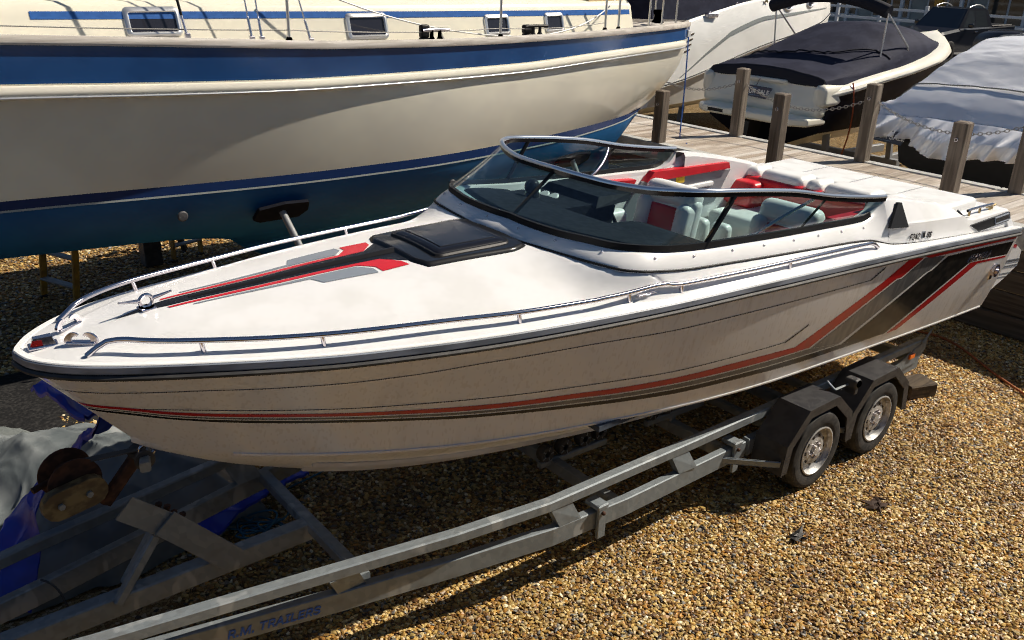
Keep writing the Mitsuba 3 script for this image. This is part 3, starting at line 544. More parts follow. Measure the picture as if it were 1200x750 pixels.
# cockpit
zf = .98
bp('cockpit_floor', cbox((2.7, -.86, zf - .04), (6.5, .86, zf), .004), 'carpet')
for s in (1, -1):
    zg_ = lambda x: float(np.interp(x, [2.8, 3.17, 3.4, 3.67, 4.17, 4.56, 5.0, 5.2, 5.45], [1.99, 1.965, 1.94, 1.93, 1.89, 1.875, 1.86, 1.91, 1.955]))
    yt_ = lambda x: float(np.interp(x, [2.9, 3.1, 3.36, 3.65, 4.17, 5.0, 5.3], [.82, .88, .895, .90, .912, .93, .94]))
    m = grid(np.array([[(x, -s * yt_(x), zg_(x) - .006), (x, -s * min(.872, yt_(x) - .03), zg_(x) - .03), (x, s * -.845, 1.6), (x, s * -.83, zf - .02)] for x in np.linspace(2.95, 5.44, 40)])); bp('cockpit_side', m, 'gel_deck', True)
    pad = [(4.78, 1.80), (4.86, 1.875), (5.83, 1.845), (5.85, 1.79), (5.0, 1.795)]
    sp_ = bp('side_pocket', plate([(4.4, 1.40), (4.75, 1.80), (5.9, 1.77), (5.72, 1.50)], .012, ((0, s * -.828 + .006, 0), (1, 0, 0), (0, 0, 1))), 'vinyl_grey')
    add(sp_ + '__trim', rbox((4.9, s * -.835, 1.66), (5.65, s * -.795, 1.70), .01, 1), 'vinyl_white', 40)
    add(sp_ + '__bolster', hull([(x, s * (-.86 + d), z) for x, z in pad for d in (0, .07)]), 'vinyl_red')
    bp('side_bolster', hull([(x, s * (-.875 + d), z) for x, z in [(3.95, 1.82), (4.0, 1.885), (4.66, 1.835), (4.62, 1.765)] for d in (0, .075)]), 'vinyl_red')
def dash(y0, y1, x0, x1, ztop):
    return hull([(x0, y0, 1.93), (x0, y1, 1.93), (x1 - .12, y0, ztop), (x1 - .12, y1, ztop), (x1, y0, ztop - .03), (x1, y1, ztop - .03), (x1 - .1, y0, 1.35), (x1 - .1, y1, 1.35), (x0, y0, 1.3), (x0, y1, 1.3)])
bp('dashboard', dash(-.84, -.10, 3.0, 3.78, 1.87), 'dash', label='dark dashboard top on the port side of the cockpit')
bp('dashboard', dash(.25, .82, 3.02, 3.86, 1.90), 'dash', label='dark helm console on the starboard side of the cockpit')
bp('dash_hood', hull([(3.62, .2, 1.89), (3.62, .80, 1.89), (3.95, .2, 1.90), (3.95, .80, 1.90), (3.68, .24, 1.955), (3.68, .76, 1.955), (3.98, .22, 1.95), (3.98, .78, 1.95)]), 'dash')
gi_ = gl_(np.linspace(0, .40, 40)); gi_ = gi_ * [1, .992, 1] + [.006, 0, .006]; gb_ = np.stack([np.maximum(gi_[:, 0] + .05, 3.35 + 0 * gi_[:, 0]), gi_[:, 1] * .97, np.full(40, 1.925)], 1)
for s in (1, -1): bp('dash_top', grid(np.stack([gi_, gi_ * .5 + gb_ * .5, gb_], 1) * [1, s, 1], flip=s > 0), 'dash', True)
bp('cabin_bulkhead', cbox((3.0, -.84, zf), (3.08, .84, 1.9), .004), 'gel_deck')
for k in range(4): bp('pale_disc', move(lathe([(0, .012), (.036, .012), (.042, .006), (.042, 0)], 24), (3.50 + .012 * k, .80 - .085 * k, 1.905), 0, -.5), 'vinyl_white', 40)  # row of plain pale discs on the starboard dash
SWc = np.array([3.98, .53, 1.70]); th = np.linspace(0, 2 * PI, 33); ax = np.array([0, 1, 0]); bx2 = unit((-.45, 0, .9))
SW = bp('steering_wheel', tube([SWc + .175 * (np.cos(t) * ax + np.sin(t) * bx2) for t in th], .015, 8), 'black_satin', True)
for a in (0.4, 2.7, 4.71): add(SW + '__spoke', beam(SWc, SWc + .17 * (math.cos(a) * ax + math.sin(a) * bx2), .03, .008, np.cross(ax, bx2)), 'steel')
add(SW + '__hub', move(trimesh.creation.icosphere(2, .05), SWc), 'black_satin', True)
bp('throttle', cat([cbox((3.92, .84 - .06, 1.58), (4.06, .84, 1.70), .01), tube([(3.98, .77, 1.66), (3.90, .74, 1.80)], .010, 8)]), 'black_satin'); bp('throttle__knob', move(trimesh.creation.icosphere(2, .022), (3.90, .74, 1.81)), 'black_gloss', True)
bp('compass', cat([move(trimesh.creation.icosphere(2, .055), (3.40, .62, 1.985)), move(lathe([(0, .03), (.05, .03), (.06, 0)], 20), (3.40, .62, 1.915))]), 'black_gloss', 40)
def bucket(x, y, dz):
    S_ = bp('bucket_seat', cat([rbox((x - .50, y - .27, 1.12 + dz), (x + .06, y + .27, 1.36 + dz), .07), xf(rbox((-.07, -.27, 0), (.08, .27, .50), .065), trimesh.transformations.translation_matrix((x + .06, y, 1.26 + dz)) @ trimesh.transformations.rotation_matrix(.22, (0, 1, 0)))]), 'vinyl_white', 40)
    R = trimesh.transformations.translation_matrix((x + .06, y, 1.26 + dz)) @ trimesh.transformations.rotation_matrix(.22, (0, 1, 0))
    add(S_ + '__headrest', xf(rbox((-.10, -.25, .40), (.10, .25, .58), .075), R), 'vinyl_white', 40)
    add(S_ + '__back_panel', xf(rbox((-.082, -.17, .06), (-.03, .17, .40), .02), R), 'vinyl_red', 40)
    add(S_ + '__seat_panel', rbox((x - .46, y - .17, 1.30 + dz), (x - .06, y + .17, 1.375 + dz), .03), 'vinyl_red', 40)
    for s in (1, -1): add(S_ + '__side_bolster', xf(rbox((-.14, s * .20 - .065, .02), (.05, s * .20 + .065, .44), .055), R), 'vinyl_white', 40)
    for s in (1, -1): add(S_ + '__piping', tube(np.array([trimesh.transformations.transform_points([(-.086, s * .175, z_)], R)[0] for z_ in np.linspace(.05, .41, 8)]), .005, 6), 'vinyl_white', True)
    add(S_ + '__pedestal', cbox((x - .34, y - .14, zf), (x - .02, y + .14, 1.14), .01), 'gel_deck')

bucket(4.58, .47, .04); bucket(4.98, -.34, .0)
for s, y in ((1, .72),): bp('armrest', rbox((3.95, .70, 1.45), (4.5, .82, 1.64), .05), 'vinyl_white', 40)
# bench and sunpad
bp('stern_bench', rbox((5.62, -.82, 1.18), (6.16, .82, 1.45), .06), 'vinyl_white', 40)
bp('stern_bench__back_panel', rbox((6.12, -.80, 1.40), (6.25, .84, 1.69), .04), 'vinyl_red', 40)
bp('stern_bench__armrest', hull(list(rbox((5.98, .60, 1.40), (6.30, .86, 1.665), .05).vertices) + [(5.86, .62, 1.5), (5.86, .84, 1.5)]), 'vinyl_red', 30)
yb = [(.90, .72), (.70, .26), (.24, .08), (.06, -.40), (-.42, -.58), (-.60, -.86)]
for a, b in yb: bp('back_cushion', rbox((6.16, b, 1.56), (6.46, a, 1.765), .07), 'vinyl_white', 40)
bp('sunpad', rbox((6.38, -.90, 1.62), (6.97, .92, 1.742), .05), 'vinyl_white', 40)
for y_ in (-.45, 0., .46): bp('sunpad__seam', tube(np.array([(6.40, y_, 1.741), (6.70, y_, 1.743), (6.95, y_, 1.741)]), .004, 6), 'vinyl_grey', True)
bp('sunpad__piping', tube(np.array([(6.40, -.89, 1.715), (6.95, -.89, 1.715), (6.95, .91, 1.715), (6.40, .91, 1.715)]), .006, 6), 'vinyl_white', True)
sr = bp('stern_rail', tube(spline([(6.56, -1.0, 1.71), (6.7, -1.0, 1.712), (6.9, -1.0, 1.706), (7.0, -1.0, 1.703)], 16), .011, 8), 'chrome', True)
for x in (6.60, 6.78, 6.97): add(sr + '__post', tube([(x, -1.0, 1.66), (x, -1.0, 1.71)], .010, 8), 'brass', True)
bp('rail_end_cap', hull([(6.42, -.99, 1.66), (6.52, -1.02, 1.66), (6.42, -.94, 1.66), (6.54, -.94, 1.66), (6.46, -.98, 1.72), (6.5, -.95, 1.72)]), 'black_satin')
YC = bp('fire_handle', rbox((5.17, .805, 1.73), (5.27, .835, 1.82), .012, 1), 'yellow_plastic', 30); add(YC + '__loop', rbox((5.22, .80, 1.80), (5.26, .83, 1.85), .008, 1), 'yellow_plastic', 30)
for x, y in ((5.2, .55), (5.22, .34)): bp('seat_cushion', rbox((x - .06, y - .09, 1.28), (x + .06, y + .09, 1.5), .05), 'vinyl_white', 40)
# swim platform and stern drive
pp_ = [(7.09, .90), (7.14, 1.33), (7.46, 1.318), (7.664, 1.204), (7.654, 1.071), (7.441, .994), (7.224, .955)]
sw = hull([(x + dx, s_ * y, z) for x, z in pp_ for s_ in (1, -1) for y, dx in ((1.075, -.012), (1.062, 0))])
SWP = bp('swim_platform', sw, 'gel_side', 20)
for x0, z0, x1, z1, hh, m_ in ((7.42, 1.298, 7.52, 1.268, .03, 'red_side'), (7.30, 1.16, 7.655, 1.12, .03, 'grey_side'), (7.27, 1.115, 7.64, 1.075, .022, 'grey_side'), (7.24, 1.06, 7.52, 1.025, .010, 'grey_side'), (7.24, 1.03, 7.45, 1.005, .008, 'grey_side')): add(SWP + '__stripe', beam((x0, -1.074, z0), (x1, -1.074, z1), .006, hh), m_)
bp('stern_drive', cat([rbox((7.10, -.16, .55), (7.45, .16, 1.0), .06), hull([(7.3, -.06, .62), (7.62, -.06, .62), (7.3, .06, .62), (7.62, .06, .62), (7.35, -.02, .12), (7.55, -.02, .12), (7.35, .02, .12), (7.55, .02, .12)]), move(lathe([(0, -.28), (.05, -.2), (.07, 0), (.05, .22), (0, .25)], 20), (7.45, 0, .30), 0, PI / 2)]), 'black_satin', 40)
bp('exhaust_outlet', cat([move(lathe([(.03, 0), (.05, 0), (.055, .05), (.04, .05), (.03, 0)], 20), (6.93, -1.135, 1.19), 0, 0, PI / 2), rbox((6.90, -1.15, 1.10), (6.96, -1.12, 1.20), .01, 1)]), 'chrome', 40)
bp('bow_eye', tube(spline([(.47, -.0, 1.235), (.43, 0, 1.215), (.435, 0, 1.185), (.50, 0, 1.19)], 14), .009, 8), 'chrome', True)

# ---------------------------------------------------------------- the trailer under the speedboat
TR = thing('boat_trailer', 'galvanised twin-axle boat trailer carrying the white speedboat', 'trailer')
def tp(name, mesh, mat, smooth=False): return add(f'{TR}__{name}', mesh, mat, smooth)
YT = .03
lowP = np.array([(-1.6, -.02), (0., -.33), (.34, -.41), (1.15, -.60), (1.8, -.74), (2.38, -.845), (2.95, -.885), (4.11, -.89), (6.35, -.89)])
upP = np.array([(-1.5, -.10), (0., -.43), (.52, -.525), (1.14, -.64), (1.75, -.755), (2.35, -.835), (3.5, -.865), (5.0, -.885), (6.5, -.91)])
for s in (1, -1):
    mir = lambda P, z: np.c_[P[:, 0], YT + s * (P[:, 1] - YT), np.full(len(P), z)]
    tp('side_rail', polybeam(mir(lowP[:-1], .36), .055, .125, ch=.006), 'galvanised'); tp('top_rail', polybeam(mir(upP, .575), .066, .068, ch=.008), 'galvanised')
    tp('side_rail', beam((4.15, YT + s * (-.89 - YT), .36), (6.45, YT + s * (-.90 - YT), .40), .06, .13), 'galvanised')
    for x0 in (1.12, 2.42, 3.42):
        yl = float(np.interp(x0, lowP[:, 0], lowP[:, 1])); yu = float(np.interp(x0, upP[:, 0], upP[:, 1])); d = .10
        tp('spacer_plate', hull([(x, YT + s * (y + o - YT), z) for x, y, z in ((x0, yl, .42), (x0 + .16, yl - .01, .42), (x0 - .06, yu, .545), (x0 + .10, yu, .545)) for o in (-.028, .026)]), 'galvanised')
    for x0 in (2.72, 3.98):
        yl = float(np.interp(x0, lowP[:, 0], lowP[:, 1]))
        br = tp('clamp', cat([cbox((x0 - .03, YT + s * (yl - .045 - YT) - .012, .24), (x0 + .035, YT + s * (yl - .045 - YT) + .012, .475), .004), cbox((x0 - .04, YT + s * (yl - YT) - .06, .44), (x0 + .05, YT + s * (yl - YT) + .06, .472), .006)]), 'galvanised'); add(br + '__bolt', move(trimesh.creation.icosphere(1, .014), (x0, YT + s * (yl - .064 - YT), .42)), 'rust', True)
    tp('end_plate', hull([(x, YT + s * (y - YT), z) for x, z in ((6.0, .47), (6.50, .52), (6.50, .60), (6.40, .42), (6.02, .40)) for y in (-.945, -.935)]), 'galvanised')
tp('side_reflector', cbox((6.22, -.962, .485), (6.30, -.944, .525), .004), 'orange_lens')
tp('rear_crossmember', beam((6.42, -.9, .42), (6.42, .96, .42), .07, .09), 'galvanised'); tp('rear_bracket', hull([(6.40, -.95, .58), (6.46, -.95, .58), (6.40, -.95, .60), (6.54, -.95, .70), (6.56, -.95, .69), (6.42, -.96, .58)]), 'galvanised')
tp('centre_beam', beam((-1.2, .05, .37), (1.30, .04, .37), .085, .12), 'galvanised')
tp('crossmember', beam((1.30, -.58, .40), (1.30, .66, .40), .07, .07), 'galvanised')
for x in (2.95, 4.0, 5.0): tp('crossmember', beam((x, -.86, .33), (x, .92, .33), .07, .09), 'galvanised')
for x in (4.62, 5.42): tp('axle', beam((x, -1.02, .30), (x, 1.08, .30), .06, .06), 'galvanised')
# roller rows under the keel
for s in (1, -1):
    for x, y, z in ((3.05, -.23, .43), (3.95, -.34, .50)):
        rk = tp('rocker_arm', beam((x - .22, YT + s * (y - .02), z - .075), (x + .36, YT + s * (y - .05), z - .075), .04, .05), 'galvanised'); tp('roller_post', beam((x + .05, YT + s * (y - .02), .33), (x + .05, YT + s * (y - .02), z - .09), .06, .06, (1, 0, 0)), 'galvanised')
        for dx in (-.18, -.02, .16, .31):
            R = move(lathe([(.022, -.028), (.055, -.03), (.062, -.012), (.062, .012), (.055, .03), (.022, .028), (.022, -.028)], 20), (x + dx, YT + s * (y - .03) , z + .01), 0, 0, PI / 2)
            k = tp('keel_roller', R, 'black_rubber', 40)
            for a in range(5): add(k + '__spoke', move(cbox((.024, -.004, .0285), (.052, .004, .033), .002), (x + dx, YT + s * (y - .03), z + .01), 0, 0, PI / 2) if a == 0 else xf(cbox((.024, -.004, .0285), (.052, .004, .033), .002), trimesh.transformations.translation_matrix((x + dx, YT + s * (y - .03), z + .01)) @ trimesh.transformations.rotation_matrix(PI / 2, (1, 0, 0)) @ trimesh.transformations.rotation_matrix(a * 2 * PI / 5, (0, 0, 1))), 'galvanised')
# wheels and mudguards
tyre = lathe([(.178, -.07), (.215, -.082), (.262, -.083), (.285, -.075), (.298, -.05), (.30, -.02), (.292, -.018), (.292, -.010), (.30, -.008), (.30, .008), (.292, .010), (.292, .018), (.30, .02), (.298, .05), (.285, .075), (.262, .083), (.215, .082), (.178, .07)], 48)
rim = lathe([(.182, -.072), (.188, -.082), (.178, -.085), (.170, -.072), (.164, -.048), (.150, -.038), (.130, -.034), (.120, -.052), (.098, -.062), (.066, -.062), (.060, -.052), (.036, -.052), (.032, -.074), (0, -.076)], 40)
for s in (1, -1):
    for x in (4.60, 5.40):
        M = trimesh.transformations.translation_matrix((x, s * 1.13 + YT * (s < 0), .30)) @ trimesh.transformations.rotation_matrix(s * PI / 2, (1, 0, 0))
        Mo = M
        w_ = tp('wheel', xf(tyre, Mo), 'tyre', 30); add(w_ + '__rim', xf(rim, Mo), 'rim', 30)
        for k in range(5):
            a = k * 2 * PI / 5 + .3; add(w_ + '__nut', xf(move(trimesh.creation.cylinder(.011, .022, sections=6), (.050 * math.cos(a) * 1.0,   .050 * math.sin(a), -.068)), Mo), 'steel')
        for k in range(10):
            a = k * 2 * PI / 10; add(w_ + '__rim_hole', xf(move(trimesh.creation.cylinder(.013, .004, sections=12), (.109 * math.cos(a), .109 * math.sin(a), -.058)), Mo), 'black_satin')
        prof = [(-.43, -.06), (-.40, .16), (-.19, .37), (.17, .375), (.385, .19), (.43, -.05)]
        yo, yi = s * 1.215, s * .93; yo += YT * (s < 0)
        outer_ = np.array([(x + a, 0, .31 + b) for a, b in prof]); th_ = .012
        top = []
        for (a, b), (c_, d) in zip(prof[:-1], prof[1:]):
            top.append(hull([(x + p, y_, .31 + q) for (p, q) in ((a, b), (c_, d), (a * .97, b - .012), (c_ * .97, d - .012)) for y_ in (yo, yi)]))
        gd = tp('mudguard', cat(top), 'mudguard')
        sk = []
        for (a, b), (c_, d) in zip(prof[:-1], prof[1:]):
            sk.append(hull([(x + p, y_, .31 + q) for (p, q) in ((a, b), (c_, d), (a * .84, b * .84 - .006), (c_ * .84, d * .84 - .006)) for y_ in (yo, yo - s * .012)]))
        add(gd + '__skirt', cat(sk), 'mudguard')
        tp('mudguard_stay', beam((x - .42, s * 1.16, .33), (x - .75, s * .90, .36), .012, .05), 'galvanised')
ml = tp('marker_light', cat([rbox((4.93, -1.20, .69), (5.01, -1.10, .76), .02), cbox((4.95, -1.19, .64), (4.99, -1.11, .70), .004)]), 'black_rubber', 40)
add(ml + '__white_lens', move(lathe([(0, .012), (.022, .008), (.028, 0)], 20), (4.97, -1.20, .728), 0, 0, PI / 2), 'chrome', 40); add(ml + '__red_lens', move(lathe([(0, .010), (.018, .006), (.022, 0)], 16), (5.012, -1.15, .735), 0, PI / 2), 'red_lens', 40)
tp('light_bracket', cat([beam((4.80, -1.12, .70), (4.94, -1.14, .715), .02, .012), beam((4.80, -1.12, .70), (4.80, -1.05, .74), .02, .012)]), 'galvanised')
# winch post with its winch
dr1 = unit((-.26, 0, .30)); dr2 = unit((-.33, 0, .31)); 
tp('winch_plate', plate([(-.05 + .07 - .07 * math.cos(t), .07 * math.sin(t)) for t in np.linspace(PI / 2, -PI / 2, 9)] + [(.50, -.07), (.50, .07)], .012, ((.82, -.012, .40), dr1, np.cross((0, -1, 0), dr1))), 'galvanised')
tp('winch_plate', plate([(0, -.065), (.33, -.065), (.33, .065), (0, .065)], .012, ((.56, .008, .70), dr2, np.cross((0, -1, 0), dr2))), 'galvanised')
tp('winch_strut', beam((.22, .0, .40), (.45, .02, .70), .045, .05, (1, 0, 0)), 'galvanised'); tp('winch_strut', beam((.30, .14, .40), (.48, .12, .68), .045, .05, (1, 0, 0)), 'galvanised')
tp('bow_stop_arm', beam((.26, .10, .93), (.47, .06, 1.20), .05, .06, (1, 0, 0)), 'rust'); tp('bow_stop_arm', beam((.42, -.10, 1.17), (.50, .16, 1.17), .05, .05), 'galvanised'); tp('bow_stop', move(lathe([(.0, -.06), (.05, -.055), (.035, 0), (.05, .055), (0, .06)], 20), (.44, .02, 1.17), 0, 0, PI / 2), 'black_rubber', 40)
wc = np.array((.14, .16, 1.09)); wax = unit((.10, -1.0, .0))
def along(ax, p, r0): 
    z = unit(ax); x_ = unit(np.cross((0, 0, 1), z)); M = np.eye(4); M[:3, 0], M[:3, 1], M[:3, 2], M[:3, 3] = x_, np.cross(z, x_), z, p; return M
tp('winch_drum', xf(lathe([(0, -.07), (.125, -.07), (.125, -.062), (.06, -.058), (.06, .058), (.125, .062), (.125, .07), (0, .07)], 28), along(wax, wc, 0)), 'rust', 30)
tp('winch_gear_case', xf(hull([(a * .075 + cx, b * .075 + cy, z) for a, b in [(math.cos(t), math.sin(t)) for t in np.linspace(0, 2 * PI, 14)] for cx, cy in ((-.075, -.0), (.075, .0)) for z in (0, .05)]), along(wax, wc + wax * .10 + np.array((-.03, 0, -.04)), 0) @ trimesh.transformations.rotation_matrix(.10, (0, 0, 1))), princ(noisy((.16, .12, .05), (.07, .045, .02), 20), .6))
for k in (-.07, .06): tp('winch_bolt', xf(move(trimesh.creation.cylinder(.016, .02, sections=6), (k, 0, .055)), along(wax, wc + wax * .10 + np.array((-.03, 0, -.04)), 0) @ trimesh.transformations.rotation_matrix(.10, (0, 0, 1))), 'galvanised')
tp('winch_strap', hull([(.16, .13, 1.16), (.16, .19, 1.16), (.43, .0, 1.21), (.43, .05, 1.21), (.16, .13, 1.165), (.43, .0, 1.215)]), 'black_rubber')
tp('winch_handle', tube([wc + wax * .12, wc + wax * .12 + np.array((-.15, -.03, -.03))], .011, 8), 'rust', True); tp('winch_lever', tube([wc - wax * .06, wc - wax * .06 + np.array((-.16, -.05, -.02))], .016, 8), 'rust', True)
for k in range(4): tp('bolt', move(cat([trimesh.creation.cylinder(.010, .07, sections=8), move(trimesh.creation.cylinder(.018, .014, sections=6), (0, 0, .035))]), (.50 + .07 * (k % 2) + .04 * (k // 2), .075, .80 - .075 * (k % 2) - .03 * (k // 2))), 'rust')
tp('safety_cable', tube(spline([(-.05, .32, .47), (.0, .25, .44), (.03, .18, .25), (.04, .13, .16)], 16), .006, 6), 'black_rubber', True); tp('safety_hook', tube(spline([(.04, .13, .16), (.07, .10, .17), (.10, .08, .14), (.07, .06, .12), (.05, .08, .135)], 14), .006, 6), 'chrome', True)
# painted lettering on the near side rail
fx = np.array([1.15 - .34, -.60 + .41, 0]); fx = unit(fx)
nrm = np.cross(fx, (0, 0, 1))
lettering(TR + '__lettering', 'R.M. TRAILERS', .047, (np.array((.58, float(np.interp(.58, lowP[:, 0], lowP[:, 1])), .332)) + nrm * .031, fx, (0, 0, 1)), 'blue_paint', True, .25, .0016)
# ---------------------------------------------------------------- things lying round the trailer
scene['tarp_grey'] = princ(noisy((.09, .105, .11), (.15, .165, .168), 5), .5, specular=.35)
scene['tarp_blue'] = princ(noisy((.012, .028, .30), (.02, .045, .42), 6), .33)
scene['tarp_pale'] = princ(noisy((.10, .112, .11), (.16, .175, .17), 5), .6, specular=.3)
def crumple(x0, x1, y0, y1, h, seed, n=110, f=2.2, edge=.3, big=.8):
    u, v = np.meshgrid(np.linspace(0, 1, n), np.linspace(0, 1, n), indexing='ij'); X, Y = x0 + (x1 - x0) * u, y0 + (y1 - y0) * v
    q = np.stack([X * f, Y * f, 0 * X], -1); a = meshkit.fbm(q * big, 2, seed)
    wq = q + .5 * np.stack([meshkit.noise(q * 1.5, seed + 5), meshkit.noise(q * 1.5 + 7, seed + 6), 0 * X], -1)
    cr = sum(w_ * (1 - abs(2 * meshkit.noise(wq * k_ + [seed, k_, 0], seed + int(k_ * 10)) - 1)) ** 3 for k_, w_ in ((1.1, 1.), (2.1, .55), (3.7, .3), (6.3, .15)))
    e = np.minimum(np.minimum(u, 1 - u), np.minimum(v, 1 - v)) / edge; e = np.clip(e, 0, 1) ** .6
    jit = .25 * (meshkit.fbm(q * .8 + 3, 3, seed + 7) - .5)
    Z = .015 + h * e * (.2 + 1.1 * a) + .045 * cr * np.clip(e * 1.5, 0, 1)
    return grid(np.stack([X + jit * (1 - e) * 1.5, Y + jit * (1 - e) * 1.5, Z], -1))
k = add('tarpaulin', crumple(-.35, 1.35, .75, 2.4, .50, 21), 'tarp_grey', True); labels[k] = {'label': 'crumpled grey tarpaulin heaped under the bow', 'category': 'tarpaulin'}
k = add('tarpaulin', crumple(-1.3, .42, 1.75, 2.75, .24, 5), 'tarp_pale', True); labels[k] = {'label': 'pale grey tarpaulin spread in the light at the far left of the heap', 'category': 'tarpaulin'}
def fold(path, wd, seed, rise=.05):
    P = spline(path, 60); t = np.gradient(P, axis=0); S_ = np.cross(t, (0, 0, 1)); S_ /= np.linalg.norm(S_, axis=1, keepdims=True)
    v = np.linspace(-1, 1, 18); R = P[:, None] + S_[:, None] * (v * wd / 2)[None, :, None]; R[..., 2] += rise * (1 - v ** 2)[None] + .07 * (meshkit.fbm(R * 6, 3, seed) - .5) + .05 * (1 - abs(2 * meshkit.noise(R * [9, 9, 3], seed) - 1)) ** 4; lo = R.copy(); lo[..., 2] -= .02
    return cat([grid(R), grid(lo, flip=True), grid(np.stack([R[:, 0], lo[:, 0]], 1)), grid(np.stack([R[:, -1], lo[:, -1]], 1), flip=True)])
k = add('blue_tarpaulin', fold([(-.20, .62, .16), (-.10, .72, .36), (.03, .78, .60), (.17, .72, .80), (.31, .60, .99), (.42, .47, 1.15)], .27, 3, .035), 'tarp_blue', True); labels[k] = {'label': 'blue tarpaulin fold trailing from under the bow over the grey heap', 'category': 'tarpaulin'}
k = add('blue_tarpaulin', fold([(.18, .66, 1.36), (.24, .52, 1.32), (.33, .40, 1.24)], .13, 8, .02), 'tarp_blue', True); labels[k] = {'label': 'end of blue tarpaulin tucked against the stem of the white speedboat', 'category': 'tarpaulin'}
k = add('blue_tarpaulin', fold([(-.5, 1.6, .12), (-.1, 1.75, .20), (.15, 1.9, .16)], .3, 11, .07), 'tarp_blue', True); labels[k] = {'label': 'small blue tarpaulin bundle at the left edge beside the pale grey one', 'category': 'tarpaulin'}
k = add('blue_tarpaulin', fold([(.85, .72, .10), (1.2, .86, .12), (1.7, 1.02, .10)], .2, 13, .05), 'tarp_blue', True); labels[k] = {'label': 'flat strip of blue tarpaulin lying behind the winch post', 'category': 'tarpaulin'}
scene['rope_blue'] = princ((.012, .10, .17), .6); scene['rope_orange'] = princ((.32, .09, .02), .7)
pts = [(1.55, .95, .03)]; r2_ = np.random.default_rng(4)
for i in range(22): pts.append((1.05 + .35 * r2_.uniform(), .42 + .38 * r2_.uniform(), .03 + .04 * r2_.uniform()))
k = add('blue_rope', tube(spline([(3.0, 1.2, .02), (2.2, 1.15, .025), (1.75, 1.0, .03)] + pts, 360), .0065, 6), 'rope_blue', True); labels[k] = {'label': 'tangled blue rope on the ground inside the trailer frame', 'category': 'rope'}
k = add('orange_rope', tube(spline([(7.2, .9, .03), (7.7, .2, .03), (8.05, -.40, .03), (7.75, -.95, .03), (7.4, -1.5, .03), (7.1, -2.1, .03)], 90), .011, 6), 'rope_orange', True); labels[k] = {'label': 'orange rope lying on the gravel behind the trailer', 'category': 'rope'}
scene['old_wood'] = princ(wood((.035, .024, .015), (.085, .06, .036), (.06, .04, .024), 'x'), .85)
k = add('wood_block', move(cbox((-.15, -.11, 0), (.15, .11, .13), .012), (6.66, -.86, .003), -.35), 'old_wood'); labels[k] = {'label': 'dark timber block on the gravel behind the rear mudguard', 'category': 'block'}
def scrap(x, y, seed, r, lab, cat_, mat):
    q = np.random.default_rng(seed); ms = []
    for i in range(9):
        a = q.uniform(0, 2 * PI); d = q.uniform(0, r); l = q.uniform(.03, .08)
        ms.append(move(hull([(-l, 0, 0), (0, -l * .35, .008), (l, 0, .012), (0, l * .35, .004), (0, 0, .02)]), (x + d * math.cos(a), y + d * math.sin(a), .016 + q.uniform(0, .012)), q.uniform(0, 6), q.uniform(-.3, .3), q.uniform(-.3, .3)))
    k = add(cat_.replace(' ', '_'), cat(ms), mat); labels[k] = {'label': lab, 'category': cat_}
scrap(4.77, -1.60, 2, .08, 'small dark heap of dead leaves on the sunlit gravel', 'dead leaves', princ((.045, .022, .012), .8)); scrap(3.98, -1.49, 6, .05, 'scrap of black rubber on the sunlit gravel', 'rubber scrap', 'black_rubber')

# ---------------------------------------------------------------- the sailing yacht behind
scene['yacht_cream'] = princ(noisy((.70, .67, .56), (.64, .61, .52), 1.6, .35, .65, 4), .12, specular=.5, clearcoat=.5)
scene['yacht_blue'] = princ(noisy((.007, .044, .15), (.010, .056, .18), 2.5, .35, .65, 4), .14, clearcoat=.5)
scene['yacht_boot'] = princ((.006, .024, .095), .3)
scene['antifoul'] = princ(noisy((.004, .072, .22), (.010, .105, .27), 2.2, .3, .75, 5), .6, specular=.25)
scene['boot_line'] = princ((.30, .34, .34), .5)
scene['teak'] = princ(wood((.36, .33, .29), (.50, .47, .43), (.28, .25, .21), 'x'), .75)
scene['cabin_cream'] = princ(noisy((.76, .72, .58), (.71, .68, .56), 4), .3)
scene['stripe_blue'] = princ(noisy((.015, .085, .30), (.02, .10, .34), 30), .35)
scene['window_dark'] = princ((.012, .013, .022), .06, clearcoat=.6)
scene['alloy'] = princ((.62, .63, .64), .28, metallic=.7)
scene['canvas_tan'] = princ((.52, .38, .20), .8)
YC0 = 4.45
YA = thing('sailing_yacht', 'cream and blue sailing yacht with dark blue underwater paint propped up ashore', 'sailing yacht')
def yp(name, mesh, mat, smooth=False): return add(f'{YA}__{name}', mesh, mat, smooth)
yT = pch([-5, -2, 0, 2, 4, 6, 7.5, 8.5, 9.0, 9.3, 9.42], [3.4, 3.12, 3.02, 3.02, 3.12, 3.36, 3.66, 3.95, 4.15, 4.33, 4.45])
yW = pch([-5, -2, 0, 2, 4, 6, 7, 8, 8.35, 8.6], [3.95, 3.56, 3.36, 3.24, 3.20, 3.46, 3.74, 4.12, 4.32, 4.45])
zT = pch([-5, .7, 1.83, 3.29, 5.34, 6.8, 9.42], [3.1, 2.875, 2.82, 2.735, 2.70, 2.70, 2.70])     # toe rail top
zTB = pch([-5, .69, 2.27, 3.29, 5.35, 6.76, 7.89, 9.42], [3.02, 2.815, 2.74, 2.69, 2.655, 2.655, 2.66, 2.655])
zBB = pch([-5, .64, 1.79, 3.28, 5.35, 6.78, 7.92, 9.40], [2.72, 2.555, 2.505, 2.46, 2.45, 2.485, 2.50, 2.49])
zWL = pch([-5, .55, 3.31, 6.2, 8.57], [1.74, 1.68, 1.62, 1.615, 1.59]); zBT = pch([-5, .54, 3.31, 6.8, 8.45], [1.67, 1.61, 1.54, 1.53, 1.55])
u = np.linspace(0, 1, 150); ue = 1 - (1 - u) ** 1.6
def row(x1, yf, zf): x = -5 + (x1 + 5) * ue; P = np.stack([x, yf(x), zf(x)], -1); P[-1, 1] = YC0; return P
